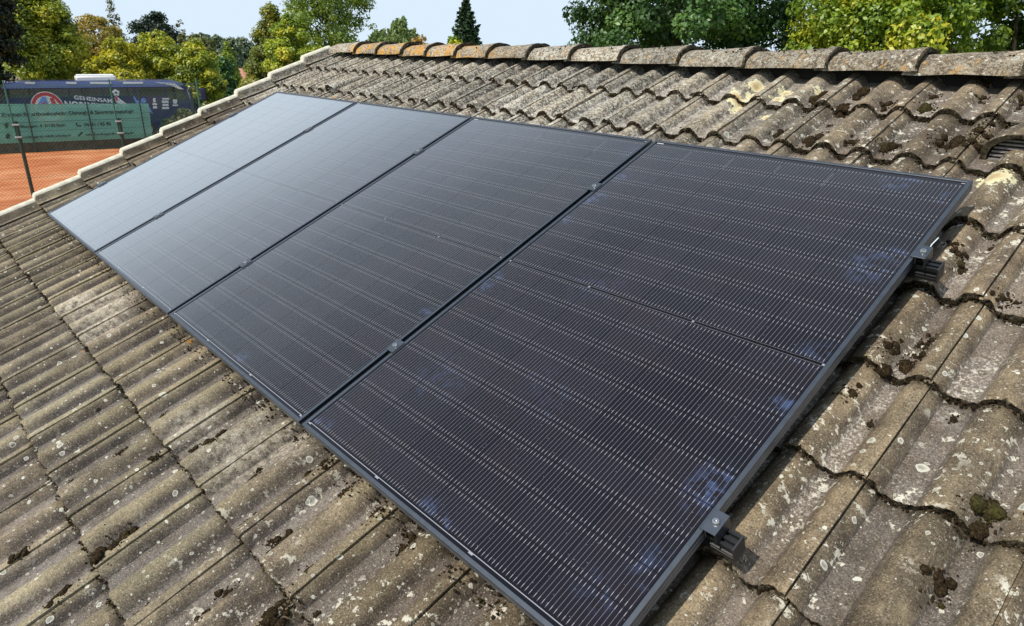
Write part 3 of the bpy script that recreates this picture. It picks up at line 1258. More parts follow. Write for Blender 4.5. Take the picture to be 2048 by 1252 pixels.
def rail(v, label):
    root = empty('mounting_rail', label, 'rail', 'aluminium rails under the panels', ROOFM @ Matrix.Translation((0, v, -PTHK)))
    u0, u1 = -.070, 4.652
    hw, ht = .0195, .042
    poly = [(-hw, 0), (-.0125, 0), (-.0125, -.010), (-.0045, -.010), (-.0045, 0), (.0045, 0), (.0045, -.010), (.0125, -.010), (.0125, 0), (hw, 0),
            (hw, -.010), (hw - .006, -.012), (hw - .006, -.024), (hw, -.026), (hw, -ht), (-hw, -ht), (-hw, -.032), (-hw + .003, -.031), (-hw + .003, -.028), (-hw, -.027), (-hw, -.024), (-hw + .006, -.022), (-hw + .006, -.012), (-hw, -.010)]
    b = MB()
    b.prism(poly, (0, 1, 0), (0, 0, 1), (u1 - u0, 0, 0), 0, (u0, 0, -.0005))
    b.obj('rail_profile', M_RAIL, root)
    for x in (u0 - .004, u1):
        c = MB()
        c.box(x, x + .0045, -hw - .001, hw + .001, -ht - .002, .001)
        c.obj('end_cap', M_PLASTIC, root, bevel=.0008)
    for x in (.35, 1.26, 2.17, 3.08, 3.99):
        h_ = MB()
        h_.box(x - .018, x + .018, -.015, .012, -.115, -ht - .0008)
        h_.box(x - .018, x + .018, .012, .16, -.112, -.106)
        h_.obj('roof_hook', M_STEEL, root)
    return root


rail(RV[0], 'upper black mounting rail, its capped end out by the top end clamp')
rail(RV[1], 'lower black mounting rail, its capped end sticking out low on the right')


def bolt(parent, x, y, z, r=.0085):
    b = MB()
    n = 16
    vs, fs = [], []
    ringz = [(r, 0), (r, .0026), (r * .82, .0052), (r * .46, .0056), (r * .42, .0018)]
    for (q, zz) in ringz:
        for k in range(n):
            a = 2 * math.pi * k / n
            vs.append((x + q * math.cos(a), y + q * math.sin(a), z + zz))
    for i in range(len(ringz) - 1):
        for k in range(n):
            fs.append((i * n + k, i * n + (k + 1) % n, (i + 1) * n + (k + 1) % n, (i + 1) * n + k))
    fs.append(tuple(4 * n + k for k in range(n)))
    b.add(vs, fs)
    return b.obj('bolt', M_STEEL, parent, smooth=True)


def mid_clamp(i, v, label):
    root = empty('middle_clamp', label, 'clamp', 'middle clamps between the panels', ROOFM @ Matrix.Translation((i * PS - PG / 2, v, 0)))
    b = MB()
    b.prism([(-.0185, .0004), (-.0185, .0034), (-.008, .0040), (.008, .0040), (.0185, .0034), (.0185, .0004), (.0085, .0004), (.0085, -.024), (-.0085, -.024), (-.0085, .0004)], (1, 0, 0), (0, 0, 1), (0, .052, 0), 0, (0, -.026, 0))
    b.obj('clamp_body', M_FRAME, root, bevel=.0005)
    bolt(root, 0, 0, .0040)
    return root


nm = {1: 'first and second', 2: 'second and third', 3: 'third and nearest'}
for i in (1, 2, 3):
    mid_clamp(i, RV[0], 'small black clamp bridging the %s panels from the verge, higher up the slope' % nm[i])
    mid_clamp(i, RV[1], 'small black clamp bridging the %s panels from the verge, near the lower edge' % nm[i])


def end_clamp(u, side, v, label):
    root = empty('end_clamp', label, 'clamp', 'end clamps at the outer panel edges', ROOFM @ Matrix.Translation((u, v, 0)))
    b = MB()
    s = side
    poly = [(-.0105, .0004), (-.0105, .0030), (-.004, .0040), (.027, .0040), (.027, -.0300), (.0235, -.0300), (.0235, .0004), (.0045, .0004), (.0045, -.020), (.0015, -.020), (.0015, .0004)]
    b.prism([(x * s, z) for x, z in poly], (1, 0, 0), (0, 0, 1), (0, .056, 0), 0, (0, -.028, 0))
    b.obj('clamp_body', M_FRAME, root, bevel=.0005)
    bolt(root, .0125 * s, 0, .0040)
    sh = MB()
    sh.tube([(.0125 * s, 0, .002), (.0125 * s, 0, -.040)], .004, 8)
    sh.obj('threaded_shaft', M_STEEL, root)
    return root


UE = 3 * PS + PW
end_clamp(UE, 1, RV[0], 'black end clamp with shiny bolt on the nearest panel, above the upper rail end')
end_clamp(UE, 1, RV[1], 'black end clamp with shiny bolt on the nearest panel, above the lower rail end')
end_clamp(0, -1, RV[0], 'tiny black end clamp at the far verge-side panel edge, upper one')
end_clamp(0, -1, RV[1], 'tiny black end clamp at the far verge-side panel edge, lower one')
ct = MB()
ct.tube([(0, 0, 0), (.004, .02, .014), (.009, .048, .018)], .0016, 6)
o = ct.obj('cable_tie', M_TIE, None, ROOFM @ Matrix.Translation((UE + .014, RV[0] + .022, -.012)))
tag(o, 'thin pale cable tie end poking up behind the upper end clamp', 'cable tie')

# ------------------------------------------------------------------ foliage
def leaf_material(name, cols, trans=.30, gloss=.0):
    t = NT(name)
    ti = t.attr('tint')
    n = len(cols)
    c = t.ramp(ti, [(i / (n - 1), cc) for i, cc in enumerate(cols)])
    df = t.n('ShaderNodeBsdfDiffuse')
    t.set(df.inputs['Color'], c)
    tr = t.n('ShaderNodeBsdfTranslucent')
    t.set(tr.inputs['Color'], t.mix(1.0, c, (1.0, 1.05, .55), 'MULTIPLY'))
    mx_ = t.n('ShaderNodeMixShader')
    mx_.inputs[0].default_value = trans
    t.t.links.new(df.outputs[0], mx_.inputs[1])
    t.t.links.new(tr.outputs[0], mx_.inputs[2])
    gl = t.n('ShaderNodeBsdfGlossy')
    gl.inputs['Roughness'].default_value = .45
    gl.inputs['Color'].default_value = (.9, .95, 1, 1)
    m2 = t.n('ShaderNodeMixShader')
    m2.inputs[0].default_value = .035 + gloss
    t.t.links.new(mx_.outputs[0], m2.inputs[1])
    t.t.links.new(gl.outputs[0], m2.inputs[2])
    return t.done(m2.outputs[0])


def bark_material():
    t = NT('bark')
    P = t.obj()
    n = t.noise(t.vmath('MULTIPLY', P, (9, 9, 2)), 1.5, 5, .7)
    return t.done(t.bsdf(t.ramp(n, [(.3, (.030, .024, .018)), (.6, (.085, .070, .052)), (.8, (.15, .13, .10))]), .9, 0, .1, t.bump(n, .8, .05)))


M_BARK = bark_material()


def leaf_mesh(name, C, N, size, tint, aspect=1.5, seed=0):
    """rhombic leaves at C facing N"""
    rg = np.random.default_rng(seed)
    n = len(C)
    N = N / (np.linalg.norm(N, axis=1, keepdims=True) + 1e-9)
    r = rg.normal(size=(n, 3))
    X = np.cross(N, r)
    X /= np.linalg.norm(X, axis=1, keepdims=True) + 1e-9
    Y = np.cross(N, X)
    s = size[:, None]
    a, b = X * s * .5 * aspect, Y * s * .5
    fold = N * s * .10
    V = np.stack([C - a, C + b * .9 + fold - a * .1, C + a, C - b * .9 + fold - a * .1], 1).reshape(-1, 3)
    F = np.arange(4 * n).reshape(n, 4)
    me = np_mesh(name, V, F)
    at_ = me.attributes.new('tint', 'FLOAT', 'FACE')
    at_.data.foreach_set('value', tint.astype(np.float32))
    return me


PROFILE = {
    'round': lambda t: np.sqrt(np.clip(1 - (2 * t - 1) ** 2, 0, 1)) ** .8,
    'dome': lambda t: np.sqrt(np.clip(1 - t ** 2.2, 0, 1)) * np.clip(.72 + 1.2 * t, 0, 1),
    'cone': lambda t: np.clip((1 - t) ** .68 * np.clip(.75 + 1.6 * t, 0, 1), 0, 1),
    'egg': lambda t: np.clip(np.sin(np.pi * np.clip(t, 0, 1) ** .8) ** .75, 0, 1),
    'plume': lambda t: np.clip((1 - t) ** .5 * (.55 + .6 * t), 0, 1),
}


def make_crown(rg, shape, Rad, z0, z1, ncl, nleaf, leaf, clump, shell=.55, flat=.75, bias=(0, 0, .35), mtn=0.5, airy=0.0):
    """leaf centres, normals, sizes, tints in a frame whose origin is the tree's foot"""
    t = rg.uniform(0, 1, ncl * 3)
    pr = PROFILE[shape](t)
    keep = rg.uniform(0, 1, len(t)) < (pr * .85 + .15)
    t, pr = t[keep][:ncl], pr[keep][:ncl]
    m = len(t)
    ang = rg.uniform(0, 2 * np.pi, m)
    q = shell + (1 - shell) * rg.uniform(0, 1, m) ** .6
    q[rg.uniform(0, 1, m) < .25] *= .55
    wob = 1 + .16 * np.sin(3 * ang + rg.uniform(0, 6)) + .12 * np.sin(5 * ang + 7 * t + rg.uniform(0, 6))
    rr = Rad * pr * q * wob
    K = np.stack([rr * np.cos(ang), rr * np.sin(ang), z0 + (z1 - z0) * t], 1)
    rc = clump * rg.uniform(.55, 1.35, m) * (.45 + .55 * pr)
    ct_ = rg.uniform(0, 1, m)
    per = np.maximum(4, (nleaf * rc ** 2 / (rc ** 2).sum()).astype(int))
    idx = np.repeat(np.arange(m), per)
    n = len(idx)
    dv = rg.normal(size=(n, 3))
    dv /= np.linalg.norm(dv, axis=1, keepdims=True)
    rad = rg.uniform(0, 1, n) ** .45
    off = dv * rad[:, None] * rc[idx][:, None] * np.array([1, 1, flat])
    C = K[idx] + off
    out = K[idx] - np.array([0, 0, (z0 + z1) / 2])
    out /= np.linalg.norm(out, axis=1, keepdims=True) + 1e-9
    N = dv * .7 + out * .35 + np.array(bias) + rg.normal(size=(n, 3)) * .55
    size = leaf * rg.uniform(.55, 1.35, n)
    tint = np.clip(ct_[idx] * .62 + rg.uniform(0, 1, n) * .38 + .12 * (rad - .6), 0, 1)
    return K, C, N, size, tint


def foot(px, d):
    p = at(px, 100, d)
    return Vector((p.x, p.y, 0))


def zat(px, py, d):
    return at(px, py, d).z


def spread(px0, px1, d):
    a, b = at(px0, 90, d), at(px1, 90, d)
    return math.hypot(a.x - b.x, a.y - b.y) / 2


def tree(name, label, px0, px1, ytop, d, mat, zbot, shape='round', ncl=90, nleaf=16000, leaf=.16, clump=None, shell=.55, seed=0, cat='tree', group=None, trunk=.14, limbs=7, px=None, ztop=None, flat=.75, aspect=1.5, root_z=0.0, bias=(0, 0, .35), radius=None):
    rg = np.random.default_rng(seed + 50)
    px = px if px is not None else (px0 + px1) / 2
    F0 = foot(px, d)
    F0.z = root_z
    Rad = radius or spread(px0, px1, d) * 1.28
    z1 = (ztop if ztop is not None else zat(px, ytop, d)) - root_z
    z0 = zbot - root_z
    cl = clump or Rad * .30
    K, C, N, S, T = make_crown(rg, shape, max(.3, Rad - cl * .5), z0, z1 - cl * .4, ncl, nleaf, leaf, cl, shell, flat, bias)
    root = empty(name, label, cat, group, Matrix.Translation(F0))
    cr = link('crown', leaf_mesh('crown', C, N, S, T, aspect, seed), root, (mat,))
    tb = MB()
    h = z0 + (z1 - z0) * .72
    pts = [(0, 0, 0)]
    for i in range(1, 6):
        f = i / 5
        pts.append((rg.normal() * .03 * h * f, rg.normal() * .03 * h * f, h * f))
    tb.tube(pts, [trunk * (1 - .82 * i / 5) for i in range(6)], 8)
    order = np.argsort(-np.linalg.norm(K[:, :2], axis=1))
    for i in range(limbs):
        k = K[order[int(i * len(order) * .7 / max(1, limbs))]]
        zs = min(max(z0 * .6 + .1, k[2] - abs(rg.normal()) * .25 * (z1 - z0) - .3), h * .92)
        j = min(4, int(zs / h * 5))
        fr = zs / h * 5 - j
        p0 = Vector(pts[j]).lerp(Vector(pts[j + 1]), fr)
        k = Vector(k)
        mid = p0.lerp(k, .5) + Vector((0, 0, .06 * (z1 - z0)))
        r0 = trunk * (1 - .8 * zs / h) * .55
        tb.tube([p0, mid, k], [r0, r0 * .6, r0 * .2], 6)
    link('trunk', tb.mesh('trunk', smooth=True), root, (M_BARK,))
    return root


def conifer(name, label, px0, px1, ytop, d, mat, zbot, seed=0, tiers=16, leaf=.16, cat='tree', group=None, droop=.22, twigs=9):
    rg = np.random.default_rng(seed + 90)
    px = (px0 + px1) / 2
    Rad = spread(px0, px1, d) * 1.4
    F0 = foot(px, d)
    z1, z0 = zat(px, ytop, d), zbot
    root = empty(name, label, cat, group, Matrix.Translation(F0))
    C, N, S, T = [], [], [], []
    tb = MB()
    tb.tube([(0, 0, 0), (0, 0, z1 * .5), (0, 0, z1)], [.16, .09, .012], 7)
    for i in range(tiers):
        f = i / (tiers - 1)
        z = z0 + (z1 - z0) * (1 - (1 - f) ** 1.0) * .97
        L = Rad * (1 - f) ** .85 * 1.05 + .08
        nb = max(5, int(11 * (1 - f) + 5))
        for b in range(nb):
            a = 2 * math.pi * (b + rg.uniform(-.3, .3)) / nb + i * 1.3
            l = L * rg.uniform(.68, 1.08)
            dirv = np.array([math.cos(a), math.sin(a), 0])
            pts = []
            for s in np.linspace(0, 1, 6):
                zz = z - droop * l * math.sin(s * 2.4) + .22 * l * s * s
                pts.append(dirv * l * s + np.array([0, 0, zz]))
            tb.tube(pts, [.022, .018, .014, .010, .007, .003], 4, cap=False)
            n = int(30 + 95 * l / max(Rad, .1))
            s = rg.uniform(.12, 1.0, n) ** .8
            k = s * 5
            j = np.minimum(4, k.astype(int))
            P = np.array(pts)
            c = P[j] + (P[j + 1] - P[j]) * (k - j)[:, None]
            wd = .30 * l * (1 - s) + .07
            side = np.array([-dirv[1], dirv[0], 0])
            c = c + side * (rg.uniform(-1, 1, n) * wd)[:, None]
            c[:, 2] -= np.abs(rg.normal(size=n)) * .11 * (1.1 - s)
            C.append(c)
            nn = rg.normal(size=(n, 3)) * .5 + np.array([0, 0, .8])
            N.append(nn)
            S.append(leaf * rg.uniform(.6, 1.3, n))
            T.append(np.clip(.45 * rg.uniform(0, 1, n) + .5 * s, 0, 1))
    C, N, S, T = np.concatenate(C), np.concatenate(N), np.concatenate(S), np.concatenate(T)
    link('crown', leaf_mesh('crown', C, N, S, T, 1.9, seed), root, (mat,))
    link('trunk', tb.mesh('trunk'), root, (M_BARK,))
    return root


def sprays(name, label, px0, px1, ytop, d, mat, seed=0, cat='tree', n_stem=60, leaf=.10, zbot=3.0):
    """bushy young pine: many upright needle candles"""
    rg = np.random.default_rng(seed + 130)
    px = (px0 + px1) / 2
    Rad = spread(px0, px1, d)
    F0 = foot(px, d)
    z1 = zat(px, ytop, d)
    root = empty(name, label, cat, None, Matrix.Translation(F0))
    C, N, S, T = [], [], [], []
    tb = MB()
    tb.tube([(0, 0, 0), (0, 0, z1 * .8)], [.10, .02], 7)
    for i in range(n_stem):
        a = rg.uniform(0, 6.28)
        q = math.sqrt(rg.uniform(0, 1))
        top = 4.3 + (z1 - 4.3) * (1 - .62 * q ** 2.2) * rg.uniform(.78, 1.0)
        b = np.array([math.cos(a) * Rad * q, math.sin(a) * Rad * q, 0])
        p1 = b + np.array([0, 0, top])
        p0 = b * .55 + np.array([0, 0, max(.6, top - rg.uniform(1.2, 2.4))])
        tb.tube([p0, p1], [.016, .004], 4, cap=False)
        n = 260
        s = rg.uniform(0, 1, n)
        c = p0 + (p1 - p0) * s[:, None] + rg.normal(size=(n, 3)) * (.16 * (1.12 - s))[:, None]
        C.append(c)
        nn = rg.normal(size=(n, 3))
        nn[:, 2] *= .25
        N.append(nn)
        S.append(leaf * rg.uniform(.7, 1.3, n))
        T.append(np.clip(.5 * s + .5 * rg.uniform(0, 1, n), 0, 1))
    C, N, S, T = np.concatenate(C), np.concatenate(N), np.concatenate(S), np.concatenate(T)
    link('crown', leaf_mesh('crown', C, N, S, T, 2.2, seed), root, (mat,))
    link('trunk', tb.mesh('trunk'), root, (M_BARK,))
    return root


L_OAK = leaf_material('oak_leaves', [(0.019, 0.048, 0.016), (0.043, 0.102, 0.024), (0.090, 0.186, 0.038), (0.180, 0.300, 0.066)], .25)
L_MAPLE = leaf_material('yellowing_leaves', [(0.075, 0.138, 0.020), (0.169, 0.269, 0.027), (0.288, 0.388, 0.033), (0.463, 0.500, 0.037), (0.725, 0.587, 0.037)], .38)
L_GREEN = leaf_material('fresh_leaves', [(.070, .120, .018), (.15, .23, .028), (.27, .36, .040), (.42, .46, .060)], .40)
L_HORN = leaf_material('hornbeam_leaves', [(.060, .095, .014), (.16, .215, .022), (.34, .39, .032), (.50, .50, .040), (.64, .54, .045)], .40)
L_YELL = leaf_material('yellow_leaves', [(.095, .120, .014), (.27, .29, .022), (.52, .48, .028), (.76, .62, .032)], .40)
L_BIRCH = leaf_material('birch_leaves', [(0.168, 0.154, 0.036), (0.322, 0.266, 0.050), (0.518, 0.392, 0.070), (0.588, 0.392, 0.112)], .38)
L_DARK = leaf_material('dark_shaded_needles', [(.007, .012, .007), (.014, .026, .012), (.026, .048, .018), (.044, .072, .030)], .12)  # shade on the left-edge conifer is put into this dark leaf colour
L_SPRUCE = leaf_material('spruce_needles', [(.010, .026, .013), (.022, .052, .024), (.048, .090, .038), (.085, .13, .058)], .12)
L_PINE = leaf_material('pine_needles', [(0.056, 0.106, 0.031), (0.112, 0.194, 0.050), (0.200, 0.288, 0.088), (0.325, 0.400, 0.163)], .24)
L_FAR = leaf_material('far_hazy_leaves', [(0.066, 0.097, 0.062), (0.110, 0.154, 0.086), (0.165, 0.209, 0.116), (0.231, 0.264, 0.154)], .25)  # distance haze is put into the leaf colour
L_CYP = leaf_material('tall_hornbeam_leaves', [(.055, .080, .016), (.14, .18, .030), (.28, .30, .045), (.46, .40, .06)], .40)
L_ORANGE = leaf_material('autumn_leaves', [(.16, .14, .03), (.38, .27, .04), (.52, .32, .05), (.45, .19, .05)], .38)
L_BUSH = leaf_material('willow_bush_leaves', [(0.050, 0.062, 0.019), (0.114, 0.126, 0.036), (0.198, 0.210, 0.062), (0.300, 0.294, 0.102)], .3)

# right hand side, beyond the ridge
tree('oak_tree', 'big dark green oak rising behind the middle of the ridge', 1165, 1550, None, 24, L_OAK, 2.2, 'round', 330, 100000, .094, .56, .55, 1, ztop=12.0, trunk=.34, limbs=12, px=1352)
tree('maple_tree', 'broad yellow and green tree behind the ridge, right of the dark oak', 1600, 1900, None, 21, L_MAPLE, 1.0, 'round', 420, 120000, .080, .50, .5, 2, ztop=10.5, trunk=.26, limbs=10)
tree('leafy_tree', 'fresh green tree at the right edge of the photo behind the ridge', 1920, 2240, None, 24, L_GREEN, 1.0, 'round', 260, 60000, .10, .48, .5, 3, ztop=11, trunk=.26, limbs=10)
conifer('spruce_tree', 'lone dark spruce with a pointed tip standing up over the ridge', 893, 972, -6, 40, L_SPRUCE, 3.4, 4, 20, .15)
sprays('pine_tree', 'bushy light green pine with upright tips, taller one', 764, 846, 27, 36, L_PINE, 5, n_stem=64, zbot=3.2)
sprays('pine_tree', 'bushy light green pine, lower one beside the open leafy tree', 726, 800, 52, 37, L_PINE, 6, n_stem=46, zbot=3.2)
tree('shrub', 'orange autumn shrub peeping over the ridge tiles', 818, 884, 66, 30, L_ORANGE, 2.8, 'round', 40, 2600, .13, .34, .5, 7, cat='shrub', trunk=.05, limbs=5)
tree('shrub', 'yellow leafy shrub at the foot of the spruce', 884, 922, 70, 36, L_MAPLE, 3.4, 'round', 26, 1400, .13, .30, .5, 8, cat='shrub', trunk=.05, limbs=3)
tree('open_tree', 'tall airy light green tree with sky showing through its branches', 590, 738, None, 43, L_GREEN, 3.6, 'round', 190, 21000, .105, .55, .35, 9, ztop=10.6, trunk=.17, limbs=26, px=655)
tree('young_tree', 'bright yellow-green young tree in front of the tall brown-green one', 540, 628, 22, 40, L_MAPLE, 2.4, 'egg', 150, 24000, .10, .40, .5, 10, trunk=.12)
tree('underwood_tree', 'dark green low tree under the airy one, beside the verge', 560, 690, 85, 46, L_OAK, .5, 'dome', 140, 22000, .12, .5, .5, 11, trunk=.12)
tree('tall_hornbeam', 'tall pointed brown-green tree left of the airy one', 470, 625, 0, 47, L_CYP, .6, 'cone', 380, 56000, .11, .56, .5, 12, trunk=.2)

# left hand side, behind the bus
tree('conifer_tree', 'near-black conifer at the left edge of the photo', -85, 34, None, 41.6, L_DARK, 3.0, 'egg', 240, 42000, .11, .45, .5, 13, ztop=11.5, trunk=.2)
tree('hornbeam_tree', 'large yellow-green tree rising out of the top of the photo behind the bus', 12, 152, None, 58, L_HORN, 1.2, 'egg', 300, 52000, .13, .62, .55, 14, ztop=9.6, trunk=.26, bias=(0, 0, .7))
tree('birch_tree', 'ochre thin-leaved birch behind the bus roof hatch', 124, 262, 24, 62, L_BIRCH, 1.6, 'dome', 220, 30000, .12, .60, .45, 15, trunk=.12, limbs=14)
tree('birch_tree', 'sparse grey-green birch tip standing above the hedge trees', 212, 262, -12, 70, L_BUSH, 2.4, 'cone', 90, 3600, .11, .5, .3, 16, trunk=.10, limbs=16)
tree('hornbeam_tree', 'golden yellow bushy tree right behind the bus', 168, 300, 72, 54.5, L_YELL, .6, 'dome', 230, 36000, .12, .55, .55, 17, trunk=.16, bias=(0, 0, .7))
tree('hornbeam_tree', 'bright green rounded tree behind the front half of the bus', 258, 378, 58, 56, L_HORN, .6, 'dome', 220, 32000, .125, .55, .55, 18, trunk=.16, bias=(0, 0, .7))
tree('hornbeam_tree', 'green spreading tree just beyond the front end of the bus', 338, 436, 74, 55, L_HORN, .3, 'dome', 220, 30000, .12, .5, .5, 19, trunk=.16, bias=(0, 0, .7))
tree('oak_tree', 'dark green round crown showing above the hornbeams', 272, 358, 20, 76, L_DARK, 2.0, 'round', 130, 16000, .16, .75, .5, 20, trunk=.2)
tree('dying_tree', 'thin half-bare treetop above the green hornbeams', 352, 384, 36, 74, L_BUSH, 3.2, 'plume', 34, 500, .16, .32, .3, 21, trunk=.08, limbs=14)
tree('ash_tree', 'dull green tree between the hornbeams and the far wood', 370, 424, 64, 80, L_BUSH, 1.0, 'round', 80, 8000, .24, .7, .5, 22, trunk=.18)
tree('dark_tree', 'dark shady tree beside the path near the brick house', 416, 466, 112, 66, L_OAK, .0, 'dome', 90, 10000, .20, .55, .5, 23, trunk=.16)
tree('alder_tree', 'slender fresh green tree in front of the brick house', 438, 474, 80, 78, L_GREEN, .6, 'cone', 90, 8000, .22, .6, .5, 24, trunk=.14)
for i, (a, b, y, d_, lb) in enumerate(((392, 428, 64, 130, 'far grey-green tree of the wood on the skyline, leftmost of four'),
                                       (420, 452, 68, 138, 'far grey-green tree of the wood on the skyline, second of four'),
                                       (444, 478, 70, 128, 'far grey-green tree of the wood on the skyline, third of four'),
                                       (466, 506, 72, 134, 'far grey-green tree of the wood on the skyline, by the brown-green tree'))):
    tree('far_tree', lb, a, b, y, d_, L_FAR, .5, 'dome', 80, 8000, .38, 1.2, .5, 30 + i, group='far trees of the wood on the skyline', trunk=.25)
tree('dark_tree', 'dark bushy tree on the grass beyond the front of the bus', 388, 440, 150, 60, L_OAK, -.05, 'dome', 70, 8000, .17, .5, .5, 35, trunk=.12)

# shrubs by the fences
tree('shrub', 'olive green willow shrub in front of the bus, behind the wire mesh', 306, 384, 214, 42.2, L_BUSH, .05, 'dome', 80, 9000, .13, .38, .5, 40, cat='shrub', trunk=.05, limbs=6)
tree('shrub', 'upright olive shrub at the corner post of the court fence', 376, 412, 200, 42.5, L_BUSH, .05, 'egg', 50, 5000, .12, .34, .5, 41, cat='shrub', trunk=.05, limbs=5)
tree('shrub', 'dark low shrub between banner end and willow shrub', 292, 330, 236, 42.0, L_OAK, .05, 'dome', 40, 3600, .13, .36, .5, 42, cat='shrub', trunk=.05, limbs=4)

# ------------------------------------------------------------------ brick house far behind
hp = foot(498, 90)
hm = Matrix.Translation(hp + Vector((0, 0, -.9))) @ Matrix.Rotation(R(12), 4, 'Z') @ Matrix.Diagonal((.6, .38, .82, 1))
H = empty('brick_house', 'small red brick house with a pink tiled roof far behind the trees', 'house', None, hm)
M_BRICK = simple('red_brick', (.30, .11, .075), .85, var=.25, scale=2)
M_RTILE = simple('pink_roof_tiles', (.36, .16, .115), .8, var=.18, scale=4)
M_WHITE = simple('white_paint', (.80, .80, .80), .4, var=.03)
M_GLASSD = simple('dark_window_glass', (.02, .025, .03), .08, var=.1)
b = MB(); b.prism([(-3.6, 0), (3.6, 0), (3.6, 1.9), (0, 3.5), (-3.6, 1.9)], (0, 1, 0), (0, 0, 1), (9, 0, 0), 0, (-4.5, 0, 0)); b.obj('wall', M_BRICK, H)
b = MB(); b.prism([(-4.0, 1.75), (0, 3.62), (4.0, 1.75), (4.0, 1.92), (0, 3.82), (-4.0, 1.92)], (0, 1, 0), (0, 0, 1), (9.8, 0, 0), 0, (-4.9, 0, 0)); b.obj('roof', M_RTILE, H)
for y in (-1.6, 1.2):
    b = MB(); b.box(4.5, 4.54, y, y + 1.0, .8, 1.7); w = b.obj('window', M_WHITE, H)
    b = MB(); b.box(4.541, 4.55, y + .08, y + .92, .88, 1.62); b.obj('pane', M_GLASSD, w)

# ------------------------------------------------------------------ coach
BF = 44.5
M_NAVY = simple('navy_coach_paint', (.011, .019, .110), .28, 0, .6, var=.06, scale=1, Coat_Weight=.5)
M_BLUE = simple('blue_coach_roof_edge', (.15, .20, .50), .35, 0, .5, var=.06, scale=1)
M_PANE = simple('tinted_coach_glass', (.030, .034, .042), .06, 0, .8, var=.1, scale=1, IOR=1.9)
M_RED = simple('red_print', (.62, .035, .05), .4, var=.05)
M_LBLUE = simple('light_blue_print', (.16, .33, .78), .4, var=.05)
M_PWHITE = simple('white_print', (.78, .79, .82), .4, var=.03)
M_RUBBER = simple('black_rubber', (.02, .02, .02), .7, var=.1)
M_GREYM = simple('grey_trim', (.30, .31, .33), .4, var=.05)
aF = hit(397, 200, BF)[0]                        # front end of the coach
aR = aF - 12.9
zT = hit(220, 163, BF)[1]
bm_ = Matrix((RH, DH, Vector((0, 0, 1)))).transposed().to_4x4()
bm_.translation = loc(BF, 0, 0)
BUS = empty('coach', 'long navy blue team coach with white lettering parked behind the court fence', 'bus', None, bm_ @ Matrix.Translation((aR, 0, 0)))
BL = aF - aR


def bp(px, py):
    a, z = hit(px, py, BF)
    return a - aR, z


b = MB()
zr = zT
prof = [(.15, .38), (BL - .25, .38), (BL, .75), (BL - .02, 1.35), (BL - .35, zr - .55), (BL - .75, zr - .12), (BL - 1.2, zr), (.35, zr), (.08, zr - .2), (0, 1.2), (0, .7)]
b.prism(prof, (1, 0, 0), (0, 0, 1), (0, 2.5, 0), 0)
b.obj('body', M_NAVY, BUS, bevel=.10, seg=3, smooth=True)
y0 = -.004
b = MB(); b.prism([(.20, zr - .30), (BL - 1.0, zr - .30), (BL - .62, zr - .24), (BL - .8, zr - .10), (BL - 1.3, zr + .012), (.30, zr + .012), (.18, zr - .1)], (1, 0, 0), (0, 0, 1), (0, -.02, 0), 0, (0, 0, 0))
b.obj('roof_edge', M_BLUE, BUS, bevel=.008)
wz1, wz0 = zr - .34, bp(220, 192)[1]
nw = 7
wx0, wx1 = .55, BL - 1.65
for i in range(nw):
    x0 = wx0 + (wx1 - wx0) * i / nw
    x1 = wx0 + (wx1 - wx0) * (i + 1) / nw - .05
    b = MB(); b.box(x0, x1, -.018, .01, wz0, wz1); b.obj('window', M_PANE, BUS)
b = MB(); b.prism([(BL - 1.62, wz0 - .25), (BL - .62, wz0 - .25), (BL - .78, wz1), (BL - 1.62, wz1)], (1, 0, 0), (0, 0, 1), (0, -.018, 0), 0, (0, 0, 0)); b.obj('driver_window', M_PANE, BUS)
b = MB(); b.prism([(BL - .37, zr - .62), (BL - .03, 1.3), (BL + .012, 1.3), (BL - .33, zr - .6)], (1, 0, 0), (0, 0, 1), (0, 2.2, 0), 0, (0, .15, 0)); b.obj('windscreen', M_PANE, BUS)
q0, q1 = bp(374, 178), bp(391, 226)
b = MB(); b.prism([(q0[0] - .03, q0[1]), (q0[0] + .03, q0[1]), (q1[0] + .03, q1[1]), (q1[0] - .03, q1[1])], (1, 0, 0), (0, 0, 1), (0, -.022, 0)); b.obj('front_pillar_trim', M_GREYM, BUS)


def bus_poly(name, pts, mat, off=.022):
    m = MB()
    m.prism([bp(*p) for p in pts], (1, 0, 0), (0, 0, 1), (0, -.003, 0), 0, (0, -off, 0))
    return m.obj(name, mat, BUS)


def bus_disc(name, px, py, rpx, mat, off, n=28, arc=None):
    c = bp(px, py)
    r = abs(bp(px + rpx, py)[0] - bp(px - rpx, py)[0]) / 2
    rz = abs(bp(px, py + rpx)[1] - bp(px, py - rpx)[1]) / 2
    m = MB()
    m.prism([(c[0] + r * math.cos(2 * math.pi * k / n), c[1] + rz * math.sin(2 * math.pi * k / n)) for k in range(n)], (1, 0, 0), (0, 0, 1), (0, -.002, 0), 0, (0, -off, 0))
    return m.obj(name, mat, BUS)


bus_disc('emblem_rim', 96, 217, 34, M_PWHITE, .024)
bus_disc('emblem_disc', 96, 217, 32.4, M_RED, .027)
bus_disc('emblem_field', 96, 217, 25.5, M_PWHITE, .030)
bus_poly('emblem_chevron', [(84, 193), (91, 193), (99, 214), (92, 217), (87, 204), (80, 222), (72, 214)], M_LBLUE, .033)
bus_poly('emblem_stripe', [(99, 196), (106, 195), (114, 210), (112, 222), (107, 216)], M_RED, .033)
bus_poly('emblem_stripe', [(78, 208), (90, 204), (100, 220), (92, 224), (84, 218)], M_RED, .036)
bus_poly('emblem_wave', [(104, 218), (112, 209), (121, 216), (119, 224), (110, 226)], M_LBLUE, .036)


